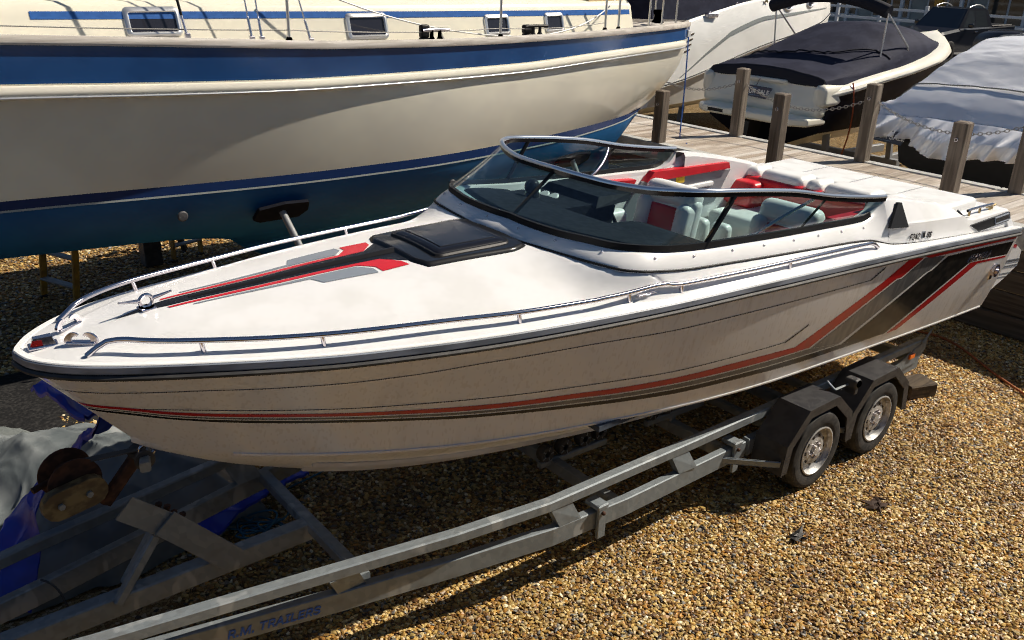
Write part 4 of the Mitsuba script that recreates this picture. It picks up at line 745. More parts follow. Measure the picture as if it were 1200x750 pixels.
rT, rTB, rBB, rWL, rBT = row(9.42, yT, zT), row(9.42, yT, zTB), row(9.40, yT, zBB), row(8.62, yW, zWL), row(8.52, yW, zBT)
def yp2(name, m, mat, smooth=False): yp(name, m, mat, smooth); yp(name, mirror(m, YC0), mat, smooth)
def both(m): return cat([m, mirror(m, YC0)])
def between(A, B_, n, bulge_=0., drop=0.):
    k = np.linspace(0, 1, n); R = A[:, None] + (B_ - A)[:, None] * k[None, :, None]; R[..., 1] -= bulge_ * 4 * k * (1 - k) * np.clip((YC0 - R[..., 1]) / 1.2, 0, 1) * np.clip(R[..., 0] / 5, 0, 1); R[..., 0] += drop * 4 * k * (1 - k) * (ue ** 6)[:, None]; return R
yp2('sheer_band', grid(between(rTB, rBB, 5)), 'yacht_blue', True)
yp2('topside', grid(between(rBB, rWL, 18, .035, .22)), 'yacht_cream', True)
yp2('boot_top', grid(between(rWL + [0, 0, 0], rBT, 3)), 'yacht_boot', True)
yp2('boot_line', grid(between(rBT + [0, -.002, .0], rBT + [0, -.002, -.016], 2)), 'boot_line', True)
# underbody: bilge curve in to the keel
xk = rBT[:, 0]; tk = np.linspace(0, 1, 14)
keel_top = pch([-5, 0, 2.0, 2.6, 3.2, 7.6, 8.1, 8.52], [1.15, .95, .85, .75, .62, .74, 1.1, 1.52])
zb = pch([-5, 0, .5, 2.0, 4, 6, 7.5, 8.52], [1.4, 1.16, 1.12, 1.04, .95, .98, 1.2, 1.5])
B0 = rBT; K0 = np.stack([xk, np.full(len(xk), YC0), keel_top(xk)], -1)
ctl = np.stack([xk, B0[:, 1] + .12 * (YC0 - B0[:, 1]), zb(xk)], -1); ctl[:, 2] = np.minimum(ctl[:, 2], B0[:, 2] - .005)
R = ((1 - tk) ** 2)[None, :, None] * B0[:, None] + (2 * tk * (1 - tk))[None, :, None] * ctl[:, None] + (tk ** 2)[None, :, None] * K0[:, None]
yp2('underbody', grid(R), 'antifoul', True)
kl = []
for z, x0, x1, hw in ((.95, 2.4, 7.45, .26), (.6, 2.85, 7.4, .20), (.30, 3.4, 7.1, .17)):
    tt = np.linspace(0, 2 * PI, 40, endpoint=False); kl.append(np.stack([(x0 + x1) / 2 + (x1 - x0) / 2 * np.cos(tt), YC0 + hw * np.sin(tt) * (1 - .25 * np.cos(tt)), np.full(40, z)], -1))
yp('keel', cat([grid(np.stack(kl, 0), close_v=True, flip=True), fan(kl[-1], True)]), 'antifoul', 40)
yp('rudder', hull([(x, YC0 + s * w, z) for x, z, w in ((7.4, 1.2, .05), (8.02, 1.20, .02), (8.08, .42, .02), (7.5, .36, .04)) for s in (1, -1)]), 'antifoul', 30)
yp('skeg_fitting', cat([cbox((8.03, YC0 - .05, 1.12), (8.12, YC0 + .05, 1.40), .01), tube([(8.1, YC0, 1.36), (8.30, YC0 - .02, 1.47)], .02, 8)]), 'black_satin')
# mouldings
sk_ = row(9.05, yT, lambda x: zBB(x) - .055); sk_[:, 1] -= .012; sk_ = sk_[:-1]
yp2('rubbing_strake', sweep(sk_, [(-.03, -.042), (.018, -.040), (.034, -.015), (.034, .012), (.018, .038), (-.03, .045)], scale=np.clip((1 - u[:-1]) * 14, .05, 1) if False else None), 'yacht_cream', 50)
st_ = sk_ + [0, -.030, -.036]; yp2('strake_strip', tube(st_, .010, 8), 'alloy', True)
tr_ = rTB.copy(); tr_[:, 2] += .028
yp2('toe_rail', sweep(tr_, [(-.045, -.026), (.028, -.028), (.034, -.012), (.030, .022), (.010, .036), (-.035, .036)]), 'teak', 50)
dk_in = rT.copy(); dk_in[:, 2] -= .05
yp('side_deck', grid(np.stack([dk_in, dk_in * [1, 0, 1] + [0, YC0, .06], dk_in * [1, -1, 1] + [0, 2 * YC0, 0]], 1)), 'teak', True)
# coachroof
cxs = np.linspace(-3, 7.78, 60)
cy0 = pch([-3, 0, 4, 6, 7.75], [3.62, 3.45, 3.48, 3.65, 3.9]); cz1 = lambda x: 3.055 - .009 * x
def cab(k, x):  # k: 0 deck .. 1 roof edge
    x = np.asarray(x, float); z0 = zT(x) - .06; return np.stack([x, cy0(x) + .10 * k, z0 + (cz1(x) - z0) * k], -1)
cs = [cab(np.full(60, k), cxs) for k in (0, .3, .6, .9)] + [cab(np.full(60, 1.), cxs) + [0, .04, .012], cab(np.full(60, 1.), cxs) + [0, .12, .03], np.stack([cxs, np.full(60, YC0), cz1(cxs) + .12], -1)]
half_c = grid(np.stack(cs, 1), flip=True); endc = fan(np.vstack([np.array([c_[-1] for c_ in cs]), [(7.78, YC0, 2.6)]]))
yp('coachroof', both(cat([half_c, endc])), 'cabin_cream', 40)
def cabz(x, z, d=0.):
    x, z = np.asarray(x, float), np.asarray(z, float); z0 = zT(x) - .06; k = (z - z0) / (cz1(x) - z0); return np.stack([x, cy0(x) + .10 * k - d, z], -1)
sx = np.linspace(1.0, 7.74, 80); zs0 = lambda x: 3.005 - .0125 * x; 
rA, rB = cabz(sx, zs0(sx), .004), cabz(sx + .0, zs0(sx) - .055, .004)
yp2('cabin_stripe', grid(np.stack([rA, rB], 1)), 'stripe_blue', True)
def window(x0, x1, z0, z1, nx=14):
    pol = Polygon([(x0, z0), (x1, z0), (x1, z1), (x0, z1)]).buffer(-.035).buffer(.035, join_style=1)
    def ringp(pl, d, m=64):
        e = pl.exterior; q = np.array([e.interpolate(t, normalized=True).coords[0] for t in np.linspace(0, 1, m, endpoint=False)]); return cabz(q[:, 0], q[:, 1], d)
    inn_ = pol.buffer(-.034)
    fr = grid(np.stack([ringp(pol.buffer(.006), .0), ringp(pol, .016), ringp(inn_.buffer(.010), .024), ringp(inn_, .016), ringp(inn_, -.004)], 0), close_v=True)
    gl = fan(ringp(inn_, .003))
    for a_, b_ in ((fr, gl), (mirror(fr, YC0), mirror(gl, YC0))): k = yp('window', a_, 'alloy', 50); add(k + '__pane', b_, 'window_dark')
for w4 in ((1.66, 2.09, 2.80, 3.01), (3.60, 4.03, 2.722, 2.94), (5.25, 5.60, 2.70, 2.90), (6.16, 6.46, 2.70, 2.90)): window(*w4)
yp2('cabin_handrail', sweep(cab(np.full(60, 1.), cxs) + [0, .16, .075], [(-.02, -.015), (.02, -.015), (.02, .015), (-.02, .015)]), 'teak')
yp('canvas_cover', hull([(7.0, 3.92, 2.98), (7.72, 4.06, 2.965), (7.05, 3.94, 3.25), (7.68, 4.08, 3.22), (7.0, 5.0, 3.0), (7.72, 4.9, 3.0), (7.05, 4.9, 3.5), (7.65, 4.8, 3.45)]), 'canvas_tan', 20)
# deck gear
def foot(x, d=.05): return np.array([x, float(yT(x)) + d, float(zT(x)) - .01])
def stanchion(x, h=.65, lean=0.):
    p = foot(x, .06); k = yp('stanchion', tube([p, p + [lean, 0, h]], .0135, 8), 'alloy', True); add(k + '__base', move(lathe([(0, .05), (.02, .05), (.035, 0)], 12), p), 'steel', 30); return p
PX = [-1.2, 2.83, 5.22, 6.98]
sp_ = [stanchion(x) for x in PX]; stanchion(7.26, .6); 
for a, b in zip(sp_[:-1], sp_[1:]):
    for h, sg in ((.30, .02),):
        t_ = np.linspace(0, 1, 20)[:, None]; L_ = (a + [0, 0, h * .35]) + ((b + [0, 0, h * .35]) - (a + [0, 0, h * .35])) * t_; L_[:, 2] -= sg * (4 * t_ * (1 - t_))[:, 0] * 1.4; yp('lifeline', tube(L_, .005, 6), 'rope_grey', True)
for x, top, colr in ((1.98, (1.70, 3.9, 6.0), 'black_satin'), (2.50, (2.35, 4.1, 7.5), 'steel'), (2.585, (2.55, 4.5, 9.0), 'steel'), (3.03, (2.2, 4.3, 8.0), 'steel')):
    p = foot(x, .05); d = unit(np.array(top) - p); k = yp('shroud', tube([p, np.array(top)], .0065 if colr == 'steel' else .011, 8), colr, True); add(k + '__turnbuckle', tube([p + d * .0, p + d * .03, p + d * .06, p + d * .18, p + d * .2], .014, 8, scale=[.9, 1, .8, .8, .5]), 'steel', True); add(k + '__chainplate', move(rbox((-.022, -.012, -.03), (.022, .012, .05), .006, 1), p), 'steel', 30)
for x, mt in ((4.36, 'steel'), (5.75, 'black_satin')):
    p = foot(x, .05) + [0, 0, .02]; k = yp('deck_cleat', cat([tube(spline([p + [-.15, 0, .085], p + [-.06, 0, .09], p + [.06, 0, .09], p + [.15, 0, .085]], 12), .017, 8)]), mt, True)
    for dx in (-.045, .045): add(k + '__foot', move(lathe([(0, .09), (.016, .09), (.018, .03), (.035, 0)], 12), p + [dx, 0, 0]), mt, 30)
p = foot(4.30, .16); yp('deck_block', move(cat([rbox((-.05, -.03, .03), (.05, .03, .15), .02, 1), lathe([(0, .03), (.05, .03), (.06, 0)], 14)]), p), 'black_satin', 30)
p = foot(5.70, .15); yp('deck_block', move(cat([rbox((-.06, -.03, .03), (.05, .03, .12), .02, 1), lathe([(0, .03), (.05, .03), (.06, 0)], 14)]), p), 'black_satin', 30)
mast_r = tube(spline([(3.0, 3.45, 3.25), (3.9, 3.3, 2.93), (4.9, 3.38, 2.75), (6.9, 3.66, 2.86), (7.4, 3.8, 3.1)], 40), .008, 6); yp('mooring_line', mast_r, 'white_line', True)
pf = [(8.5, 4.16), (9.2, 4.5), (9.66, 4.75)]
yp('pushpit', cat([tube(spline([(8.0, 3.92, 3.25), (8.8, 4.16, 3.27), (9.32, 4.45, 3.28), (8.8, 4.74, 3.27), (8.0, 4.98, 3.25)], 30), .014, 8)] + [tube([(x, y, 2.68), (x, y - .01, 3.27)], .013, 8) for x, y in ((8.1, 3.96), (8.45, 4.06), (8.95, 4.26), (8.95, 4.64))]), 'alloy', True)
yp('stern_winch', move(lathe([(0, .16), (.06, .16), (.07, .13), (.05, .10), (.05, .05), (.075, .02), (.08, 0)], 20), (8.55, 4.22, 2.72)), 'steel', 40)
k = add('lifebuoy', rbox((8.25, 3.92, 3.02), (9.0, 4.1, 3.16), .06), princ((.75, .42, .03), .6), 40); labels[k] = {'label': 'yellow life sling hung on the stern rail of the cream yacht', 'category': 'lifebuoy'}
yp('hull_badge', cbox((9.22, 4.25, 2.52), (9.28, 4.28, 2.61), .003), 'white_line')
k = add('blue_rope', tube(spline([(9.40, 4.40, 2.66), (9.41, 4.38, 2.0), (9.38, 4.35, 1.4), (9.3, 4.28, 1.165), (9.0, 3.9, 1.16)], 40), .010, 6), princ((.04, .12, .42), .6), True); labels[k] = {'label': 'blue mooring rope hanging from the stern of the yacht to the boardwalk', 'category': 'rope'}
for x, z in ((1.85, 1.38), (4.6, 1.3)): yp('skin_fitting', move(lathe([(0, .01), (.035, .008), (.045, 0)], 16), (x, float(yW(x)) + .025, z), 0, 0, PI / 2), 'stand_steel', 30)
# stands and ladders under the yacht
scene['pad_black'] = princ((.008, .009, .014), .9, specular=.1)
scene['stand_steel'] = princ(noisy((.03, .033, .04), (.055, .055, .06), 20), .6); scene['ladder_yellow'] = princ(noisy((.42, .25, .03), (.30, .17, .03), 12), .5); scene['stand_grey'] = princ((.22, .23, .24), .5)
def stand(pad, foot_c, lab, mat, pm=None):
    k = thing('boat_stand', lab, 'boat stand'); pad, foot_c = np.array(pad, float), np.array(foot_c, float)
    add(k + '__pole', tube([foot_c * .5 + pad * .5 - [0, 0, .0], pad], .032, 12), 'stand_grey', True); add(k + '__sleeve', tube([foot_c, foot_c * .45 + pad * .55], .045, 12), mat, True); add(k + '__collar', tube([foot_c * .47 + pad * .53, foot_c * .42 + pad * .58], .06, 12), mat, True)
    nn = unit(np.array([0, -.75, -.65])); zz = nn; xx = np.array([1, 0, 0]); M = np.eye(4); M[:3, 0], M[:3, 1], M[:3, 2], M[:3, 3] = xx, np.cross(zz, xx), zz, pad
    pp = trimesh.creation.extrude_polygon(Polygon([(-.24, -.06), (-.18, -.10), (.18, -.10), (.24, -.02), (.22, .08), (0, .10), (-.22, .06)]).buffer(.02), .03, engine='earcut'); add(k + '__pad', xf(pp, M), 'pad_black')
    for a in (.3, 2.4, 4.5): add(k + '__leg', beam(foot_c * .6 + pad * .4, (foot_c[0] + .5 * math.cos(a), foot_c[1] + .5 * math.sin(a), .02), .035, .035), mat)
stand((2.74, 3.30, 1.30), (2.96, 2.5, .15), 'steel boat stand with a black pad against the blue hull, behind the grab rail', 'stand_steel'); stand((6.55, 3.58, 1.28), (6.7, 3.0, .15), 'grey boat stand propping the stern, seen through the windscreen', 'stand_grey')
k = thing('yacht_prop', 'thick dark steel prop under the yacht behind the nearest ladder', 'prop'); add(k + '__post', cbox((2.32, 6.15, 0.0), (2.52, 6.35, 1.05), .01), 'stand_steel'); add(k + '__brace', beam((2.55, 6.25, .95), (2.9, 6.5, .03), .06, .06), 'stand_steel'); add(k + '__brace', beam((2.52, 6.2, .75), (3.9, 5.7, .05), .06, .06), 'stand_steel')
def ladder(f0, f1, lean, n, lab):
    f0, f1, lean = np.array(f0, float), np.array(f1, float), np.array(lean, float); k = thing('step_ladder', lab, 'ladder')
    ax = np.cross(unit(f1 - f0), unit(lean))
    for f in (f0, f1): add(k + '__rail', beam(f, f + lean, .075, .03, unit(f1 - f0)), 'ladder_yellow'); add(k + '__foot', cbox(f - .035, f + [.035, .035, .03], .008), 'black_rubber')
    for i in range(n):
        t_ = (i + .7) / n; add(k + '__tread', beam(f0 + lean * t_, f1 + lean * t_, .085, .025, (0, 0, 1)), 'stand_grey')
    for f in (f0, f1): add(k + '__back_leg', beam(f + lean * .95, f + lean * .0 + np.array([.15, .55, 0]), .035, .025, unit(f1 - f0)), 'stand_grey')
ladder((1.16, 5.83, 0), (1.36, 5.36, 0), (.16, .10, 1.15), 4, 'yellow step ladder under the yacht at the left'); ladder((2.66, 6.2, 0), (3.02, 6.3, 0), (.10, .30, 1.0), 4, 'yellow step ladder under the yacht behind the dark prop')
k = thing('trestle', 'light grey metal trestle on the sunlit gravel at the far left', 'trestle')
for a, b in (((1.34, 7.75, 0), (1.45, 7.6, .7)), ((1.72, 7.4, 0), (1.60, 7.5, .7))): add(k + '__leg', tube([a, b], .028, 10), 'stand_grey', True)
add(k + '__bar', tube([(1.36, 7.7, .12), (1.72, 7.42, .12)], .016, 8), 'stand_grey', True); add(k + '__top', beam((1.3, 7.7, .70), (1.75, 7.4, .70), .06, .06), 'stand_grey')

# ---------------------------------------------------------------- boats ashore beyond the boardwalk
scene['boat_white'] = princ(noisy((.74, .72, .62), (.68, .66, .57), 3), .25, clearcoat=.4)
scene['boat_white_cool'] = princ(noisy((.76, .76, .73), (.70, .70, .67), 2), .2, clearcoat=.4)
scene['boat_navy'] = princ((.005, .006, .012), .3, specular=.08)
scene['navy_canvas'] = princ(noisy((.011, .013, .030), (.018, .021, .042), 5), .8, specular=.2)
scene['navy_canvas_dark'] = princ((.010, .011, .02), .85)
scene['sign_navy'] = princ((.012, .028, .075), .35); scene['sign_white'] = princ((.8, .8, .8), .5)
scene['sign_pale_blue'] = princ((.14, .24, .40), .5)
scene['hull_black'] = princ((.010, .010, .011), .5)
def loft_half(xs, rows, flip=True):  # rows: list of (half breadth fn, z fn)
    return np.stack([np.stack([xs, hb(xs), zf_(xs)], -1) for hb, zf_ in rows], 1)
def shift(m, d): m = m.copy(); m.apply_translation(d); return m
def symm(P, yc, flip=False):
    a = grid(P * [1, -1, 1], flip=not flip); b = grid(P, flip=flip); return shift(cat([a, b]), (0, yc, 0))
# runabout under a blue cover
RB = thing('covered_runabout', 'white and navy motor boat under a dark blue cover, swim platform towards the boardwalk', 'motor boat'); yc = 4.5
def rp_(name, mesh, mat, smooth=False): return add(f'{RB}__{name}', mesh, mat, smooth)
x_ = 11.5 + 5.2 * np.linspace(0, 1, 60) ** .8
hb_ = pch([11.5, 12.2, 13.5, 14.6, 15.5, 16.2, 16.55, 16.7], [1.12, 1.2, 1.2, 1.1, .86, .5, .22, .0]); zr_ = pch([11.5, 12.8, 14.3, 16.7], [1.68, 1.83, 1.98, 2.20])
hc_ = pch([11.5, 13.5, 15, 16, 16.4, 16.7], [1.02, 1.02, .8, .4, .15, .0]); zc_ = pch([11.5, 13.5, 15.5, 16.7], [1.12, 1.12, 1.35, 1.95]); zk_ = pch([11.5, 14, 15.8, 16.7], [.66, .68, 1.1, 1.95])
k9 = [(lambda x: hb_(x), zr_), (lambda x: hb_(x) * .5 + hc_(x) * .5 + .03, lambda x: (zr_(x) + zc_(x)) / 2), (lambda x: hc_(x), zc_)]
rp_('hull', symm(loft_half(x_, k9), yc), 'boat_navy', 30); rp_('bottom', symm(loft_half(x_, [(hc_, zc_), (lambda x: 0 * x, zk_)]), yc), 'boat_white', 30)
dk_ = [(hb_, lambda x: zr_(x) - .03), (lambda x: hb_(x) + .03 * (hb_(x) > .05), lambda x: zr_(x) + .02), (lambda x: hb_(x) * .97, lambda x: zr_(x) + .09), (lambda x: hb_(x) * .84, lambda x: zr_(x) + .15), (lambda x: hb_(x) * .5, lambda x: zr_(x) + .12 + .08 * np.clip((x - 14.5) / 1.5, 0, 1)), (lambda x: 0 * x, lambda x: zr_(x) + .10 + .12 * np.clip((x - 14.5) / 1.5, 0, 1))]
rp_('deck', symm(loft_half(x_, dk_), yc), 'boat_white', 40)
rp_('transom', hull(list(rbox((11.32, 3.40, 1.34), (11.7, 5.60, 1.60), .10).vertices) + list(rbox((11.42, 3.46, 1.6), (11.8, 5.54, 1.86), .06).vertices)), 'boat_white', 30)
rp_('transom_lower', hull([(11.5, yc + s * 1.02, 1.12) for s in (1, -1)] + [(11.5, yc + s * 1.12, 1.5) for s in (1, -1)] + [(11.5, yc, .66)] + [(11.55, yc + s * 1.0, 1.14) for s in (1, -1)]), 'boat_navy')
for s in (1, -1): rp_('stern_quarter', rbox((11.33, yc + s * 1.15, 1.50), (12.3, yc + s * .93, 1.85), .10), 'boat_white', 40)
pl = rp_('swim_platform', hull(list(rbox((10.95, 3.62, 1.25), (11.6, 5.28, 1.375), .04).vertices) + list(rbox((11.1, 3.42, 1.25), (11.6, 5.47, 1.375), .04).vertices)), 'boat_white', 40)
add(pl + '__step_well', cbox((10.945, 4.85, 1.285), (10.97, 5.15, 1.335), .004), 'black_satin')
rp_('transom_vent', cbox((11.405, 5.12, 1.69), (11.43, 5.28, 1.75), .01), 'black_satin'); rp_('transom_socket', cbox((11.405, 3.62, 1.69), (11.43, 3.74, 1.76), .008), 'black_satin'); rp_('transom_hatch', rbox((11.36, 4.05, 1.78), (11.5, 4.75, 1.85), .03), 'boat_white', 40)
rp_('outdrive', hull([(11.1, yc + s * .07, 1.2) for s in (1, -1)] + [(11.4, yc + s * .08, 1.2) for s in (1, -1)] + [(11.05, yc + s * .03, .45) for s in (1, -1)] + [(11.35, yc + s * .03, .5) for s in (1, -1)]), 'hull_black', 30)
xc = 11.46 + 4.75 * np.linspace(0, 1, 70); ridge = pch([11.46, 12.2, 13.2, 13.9, 14.7, 15.4, 15.9, 16.21], [2.02, 2.16, 2.45, 2.63, 2.58, 2.40, 2.28, 2.20]); ze_ = lambda x: zr_(x) + .13 + .08 * np.clip((12.3 - x) / .8, 0, 1); we_ = lambda x: np.maximum(hb_(np.minimum(x + .25, 16.7)) - .10, .02) * np.where(x > 16.1, .5, 1) 
vk = np.linspace(0, PI / 2, 26); C = []
for v in vk:
    C.append(np.stack([xc, we_(xc) * np.cos(v) ** .8, ze_(xc) + (ridge(xc) - ze_(xc)) * np.sin(v) ** .85 - .02 * np.sin(2 * v)], -1))
C = np.stack(C, 1); C[..., 2] += .05 * (meshkit.fbm(C * [1.6, 2.4, 0] + 3, 3, 5) - .5) + .012 * (meshkit.fbm(C * [7, 7, 0], 2, 9) - .5)
C0 = C[:, :1].copy(); C0[..., 2] -= .07; C0[..., 1] += .02
rp_('cover', symm(np.concatenate([C0, C], 1), yc), 'navy_canvas', True)
top_ = C[0]; topl = np.vstack([top_ * [1, -1, 1], top_[::-1][1:]]); drop_ = (.17 + .05 * (meshkit.fbm(topl * [0, 3.5, 0] + 2, 2, 4) - .5)) 
flat_ = topl.copy(); flat_[:, 2] = np.minimum(topl[:, 2] - .04, 1.93 - drop_ * .7)
rp_('cover_apron', shift(grid(np.stack([topl + [0, 0, .004], topl + [-.045, 0, -.03], flat_ + [-.055, 0, 0]], 1)), (0, yc, 0)), 'navy_canvas_dark', True)
tS = np.linspace(-.97, .97, 40); sx_ = np.interp(tS, [-1, -.4, .3, 1], [13.2, 12.45, 12.2, 12.45]); ii = np.clip(np.searchsorted(xc, sx_), 0, 69)
seam = np.array([(sx_[k_], tS[k_] * we_(sx_[k_]), np.interp(abs(tS[k_]) * we_(sx_[k_]), C[ii[k_], ::-1, 1], C[ii[k_], ::-1, 2]) + .012) for k_ in range(40)])
rp_('cover_strap', shift(tube(seam, .013, 6), (0, yc, 0)), 'navy_canvas_dark', True)
bm = np.array([(12.95, y_, 2.83 + .20 * (1 - (y_ / 1.05) ** 2)) for y_ in np.linspace(-1.02, 1.10, 30)]); bl = 1 + .25 * (meshkit.fbm(bm * 4, 3, 3) - .5)
rp_('bimini', shift(tube(bm, .10, 14, scale=bl), (0, yc, 0)), 'navy_canvas_dark', True)
for s in (1, -1):
    for p, q in (((12.95, s * 1.02, 2.82), (13.0, s * .98, 2.02)), ((12.98, s * 1.02, 2.80), (13.7, s * 1.04, 2.3)), ((13.7, s * 1.04, 2.3), (13.8, s * 1.02, 2.1))): rp_('bimini_pole', shift(tube([p, q], .014, 8), (0, yc, 0)), 'alloy', True)
rp_('tie_strap', tube(spline([(12.0, 3.32, 1.86), (12.0, 3.26, 1.6), (12.1, 3.3, 1.2), (12.4, 3.6, .5)], 20), .012, 6), princ((.35, .07, .02), .6), True)
for x0 in (12.2, 14.2): rp_('cradle_beam', beam((x0, 3.5, .35), (x0, 5.5, .35), .12, .12), 'stand_grey'); 
for x0 in (12.2, 14.2):
    for s in (1, -1): rp_('cradle_post', beam((x0, yc + s * .85, .0), (x0, yc + s * .75, 1.1), .09, .09, (1, 0, 0)), 'stand_grey')
for s in (1, -1): rp_('cradle_rail', beam((11.6, yc + s * .55, .22), (16, yc + s * .3, .22), .10, .14), 'stand_grey')
def sale_sign(name, o, w, h, skew, lab):
    k = thing(name, lab, 'sign'); o = np.array(o, float); X_, Y_ = np.array([0, -1., 0]), np.array([0, 0, 1.])
    add(k + '__board', plate([(0, 0), (w - skew, -.02), (w, h - .01), (.02, h)], .012, (o + [.012, 0, 0], X_, Y_)), 'sign_navy')
    lettering(k + '__lettering', 'FOR SALE', .066, (o + X_ * .05 + Y_ * .045 + [-.003, 0, 0], X_, Y_), 'sign_white', True, .18, .002)
    add(k + '__print_line', plate([(.12, .125), (.26, .122), (.26, .130), (.12, .133)], .002, (o + [-.002, 0, 0], X_, Y_)), 'sign_pale_blue'); add(k + '__print_line', plate([(.05, .022), (.30, .016), (.30, .022), (.05, .028)], .002, (o + [-.002, 0, 0], X_, Y_)), 'sign_pale_blue')
    return k
k = sale_sign('for_sale_sign', (11.22, 4.71, 1.565), .53, .165, .10, 'navy for sale sign hung on the stern of the boat with the blue cover'); add(k + '__cord', tube([(11.25, 4.5, 1.72), (11.33, 4.5, 1.83)], .005, 6), 'black_satin')
k = sale_sign('for_sale_sign', (11.05, 2.36, 1.275), .51, .165, .07, 'navy for sale sign hung below the silver cover'); add(k + '__cord', tube([(11.07, 2.15, 1.43), (11.14, 2.15, 1.6)], .008, 6), 'black_satin')
# boat under a silver cover
SB = thing('silver_covered_boat', 'boat with a dark hull wrapped in a wrinkled silver cover', 'boat'); yc2 = 1.0
scene['silver_cover'] = princ(noisy((.90, .91, .93), (.80, .81, .84), 3, .4, .7), .30, metallic=.25, specular=.9)
nx, nv = 260, 130
X_ = np.linspace(11.12, 17.6, nx); vv_ = np.linspace(-1, 1, nv)
hw = pch([11.12, 11.3, 12, 14, 15.6, 16.8, 17.6], [1.32, 1.36, 1.40, 1.40, 1.2, .7, .1]); zt_ = pch([11.12, 11.25, 11.7, 12.3, 12.9, 14.2, 15.2, 16.6, 17.6], [1.62, 1.78, 2.08, 2.42, 2.58, 2.62, 2.40, 2.05, 1.9]); zh = pch([11.12, 12, 14, 17.6], [1.40, 1.30, 1.35, 1.75]); tw = pch([11.12, 11.6, 12.4, 14.2, 15.5, 17.6], [1.22, 1.12, .92, .88, .7, .05])
SX, SV = np.meshgrid(X_, vv_, indexing='ij'); av = np.abs(SV); sg = np.sign(SV)
sh_ = np.minimum(zt_(SX) - .02, zh(SX) + .34 + .06 * (SX - 11))
yP = np.where(av < .42, av / .42 * tw(SX), np.where(av < .72, tw(SX) + (hw(SX) - tw(SX)) * ((av - .42) / .30) ** 1.0, hw(SX) + .02 * (av - .72))); zP = np.where(av < .42, zt_(SX) + .06 * (1 - (av / .42) ** 2), np.where(av < .72, zt_(SX) + (sh_ - zt_(SX)) * ((av - .42) / .30), sh_ + (zh(SX) - sh_) * ((av - .72) / .28)))
Pq = np.stack([SX, sg * yP, zP], -1)
hemn = meshkit.fbm(np.stack([SX * 1.6, SV * 1.2, 0 * SX], -1), 3, 8) - .5; Pq[..., 2] += np.where(av > .72, (av - .72) / .28 * hemn * .30, 0)
wr = 1 - abs(2 * meshkit.fbm(np.stack([SX * 2.6 + SV * 2.0, SV * .9, 0 * SX], -1), 3, 31) - 1); wr2 = 1 - abs(2 * meshkit.fbm(np.stack([SX * 5.5 - SV * 3, SV * 2.2, 0 * SX], -1), 3, 33) - 1); wr3 = 1 - abs(2 * meshkit.fbm(np.stack([SX * 3.0, SV * 7.0, 0 * SX], -1), 3, 35) - 1)
amp = np.clip((av - .30) * 2.4, .22, 1); N_ = np.stack([0 * SX, sg * np.clip(av * 1.6 - .5, 0, 1), 1.1 - av], -1); N_ /= np.linalg.norm(N_, axis=-1, keepdims=True)
Pq += N_ * (.06 * (wr ** 3 - .3) + .045 * (wr2 ** 5 - .2) + .02 * (wr3 ** 5 - .2))[..., None] * amp[..., None]
skirt = grid(Pq, flip=True)
# stern face of the cover, hanging in pleats
ys = np.linspace(-1.34, 1.34, 170); nz = 40; fz = np.linspace(0, 1, nz); ring0 = np.stack([np.interp(ys, Pq[0, :, 1], Pq[0, :, 0]), ys, np.interp(ys, Pq[0, :, 1], Pq[0, :, 2])], 1)
hem_z = 1.30 + .16 * (meshkit.fbm(np.c_[ys * 1.1 + 5, 0 * ys, 0 * ys], 3, 6) - .35) - .10 * np.exp(-((ys - .25) / .3) ** 2)
F_ = ring0[:, None] + np.zeros((170, nz, 3)); F_[..., 2] = ring0[:, None, 2] + np.minimum(hem_z - ring0[:, 2], -.03)[:, None] * fz
q_ = np.stack([F_[..., 1] * 3.2 + F_[..., 2] * 1.8, F_[..., 2] * .7, 0 * F_[..., 1]], -1); pl_ = 1 - abs(2 * meshkit.fbm(q_, 3, 41) - 1); pl2 = 1 - abs(2 * meshkit.fbm(q_ * [2.3, 1.2, 1], 3, 43) - 1)
F_[..., 0] += -(.02 + .10 * fz ** .7) * 1.0 - (.34 * (pl_ ** 2.5 - .3) + .16 * (pl2 ** 3 - .3)) * np.clip(fz * 2, 0, 1)
add(SB + '__cover', shift(cat([skirt, grid(F_, flip=True)]), (0, yc2, 0)), 'silver_cover', True)
def on_cover(x, yl, d=.012):
    i = np.clip(np.searchsorted(X_, x), 0, nx - 1); return np.array([x, yl, np.interp(yl, Pq[i, :, 1], Pq[i, :, 2]) + d])
rpth = np.array([on_cover(13.0 + .5 * math.cos(t * PI), yl) for t, yl in zip(np.linspace(-.5, .5, 60), np.linspace(1.25, -1.25, 60))]); add(SB + '__lashing', shift(tube(rpth, .012, 6), (0, yc2, 0)), 'rope_grey', True)
rp2 = np.array([on_cover(11.55, yl) for yl in np.linspace(1.3, -1.3, 60)]); add(SB + '__lashing', shift(tube(rp2, .010, 6), (0, yc2, 0)), 'rope_grey', True)
add(SB + '__lashing', tube(spline([(11.0, .55, 1.45), (10.8, .2, 1.25), (10.7, -.3, 1.05)], 12), .010, 6), 'rope_grey', True)
lx = np.array([0, -1., 0]); lettering(SB + '__marking', '(18)', .13, ((13.55, 1.15, float(zt_(13.5)) + .075), lx, (1, 0, .05)), princ((.05, .18, .55), .5), False, .1, .003)
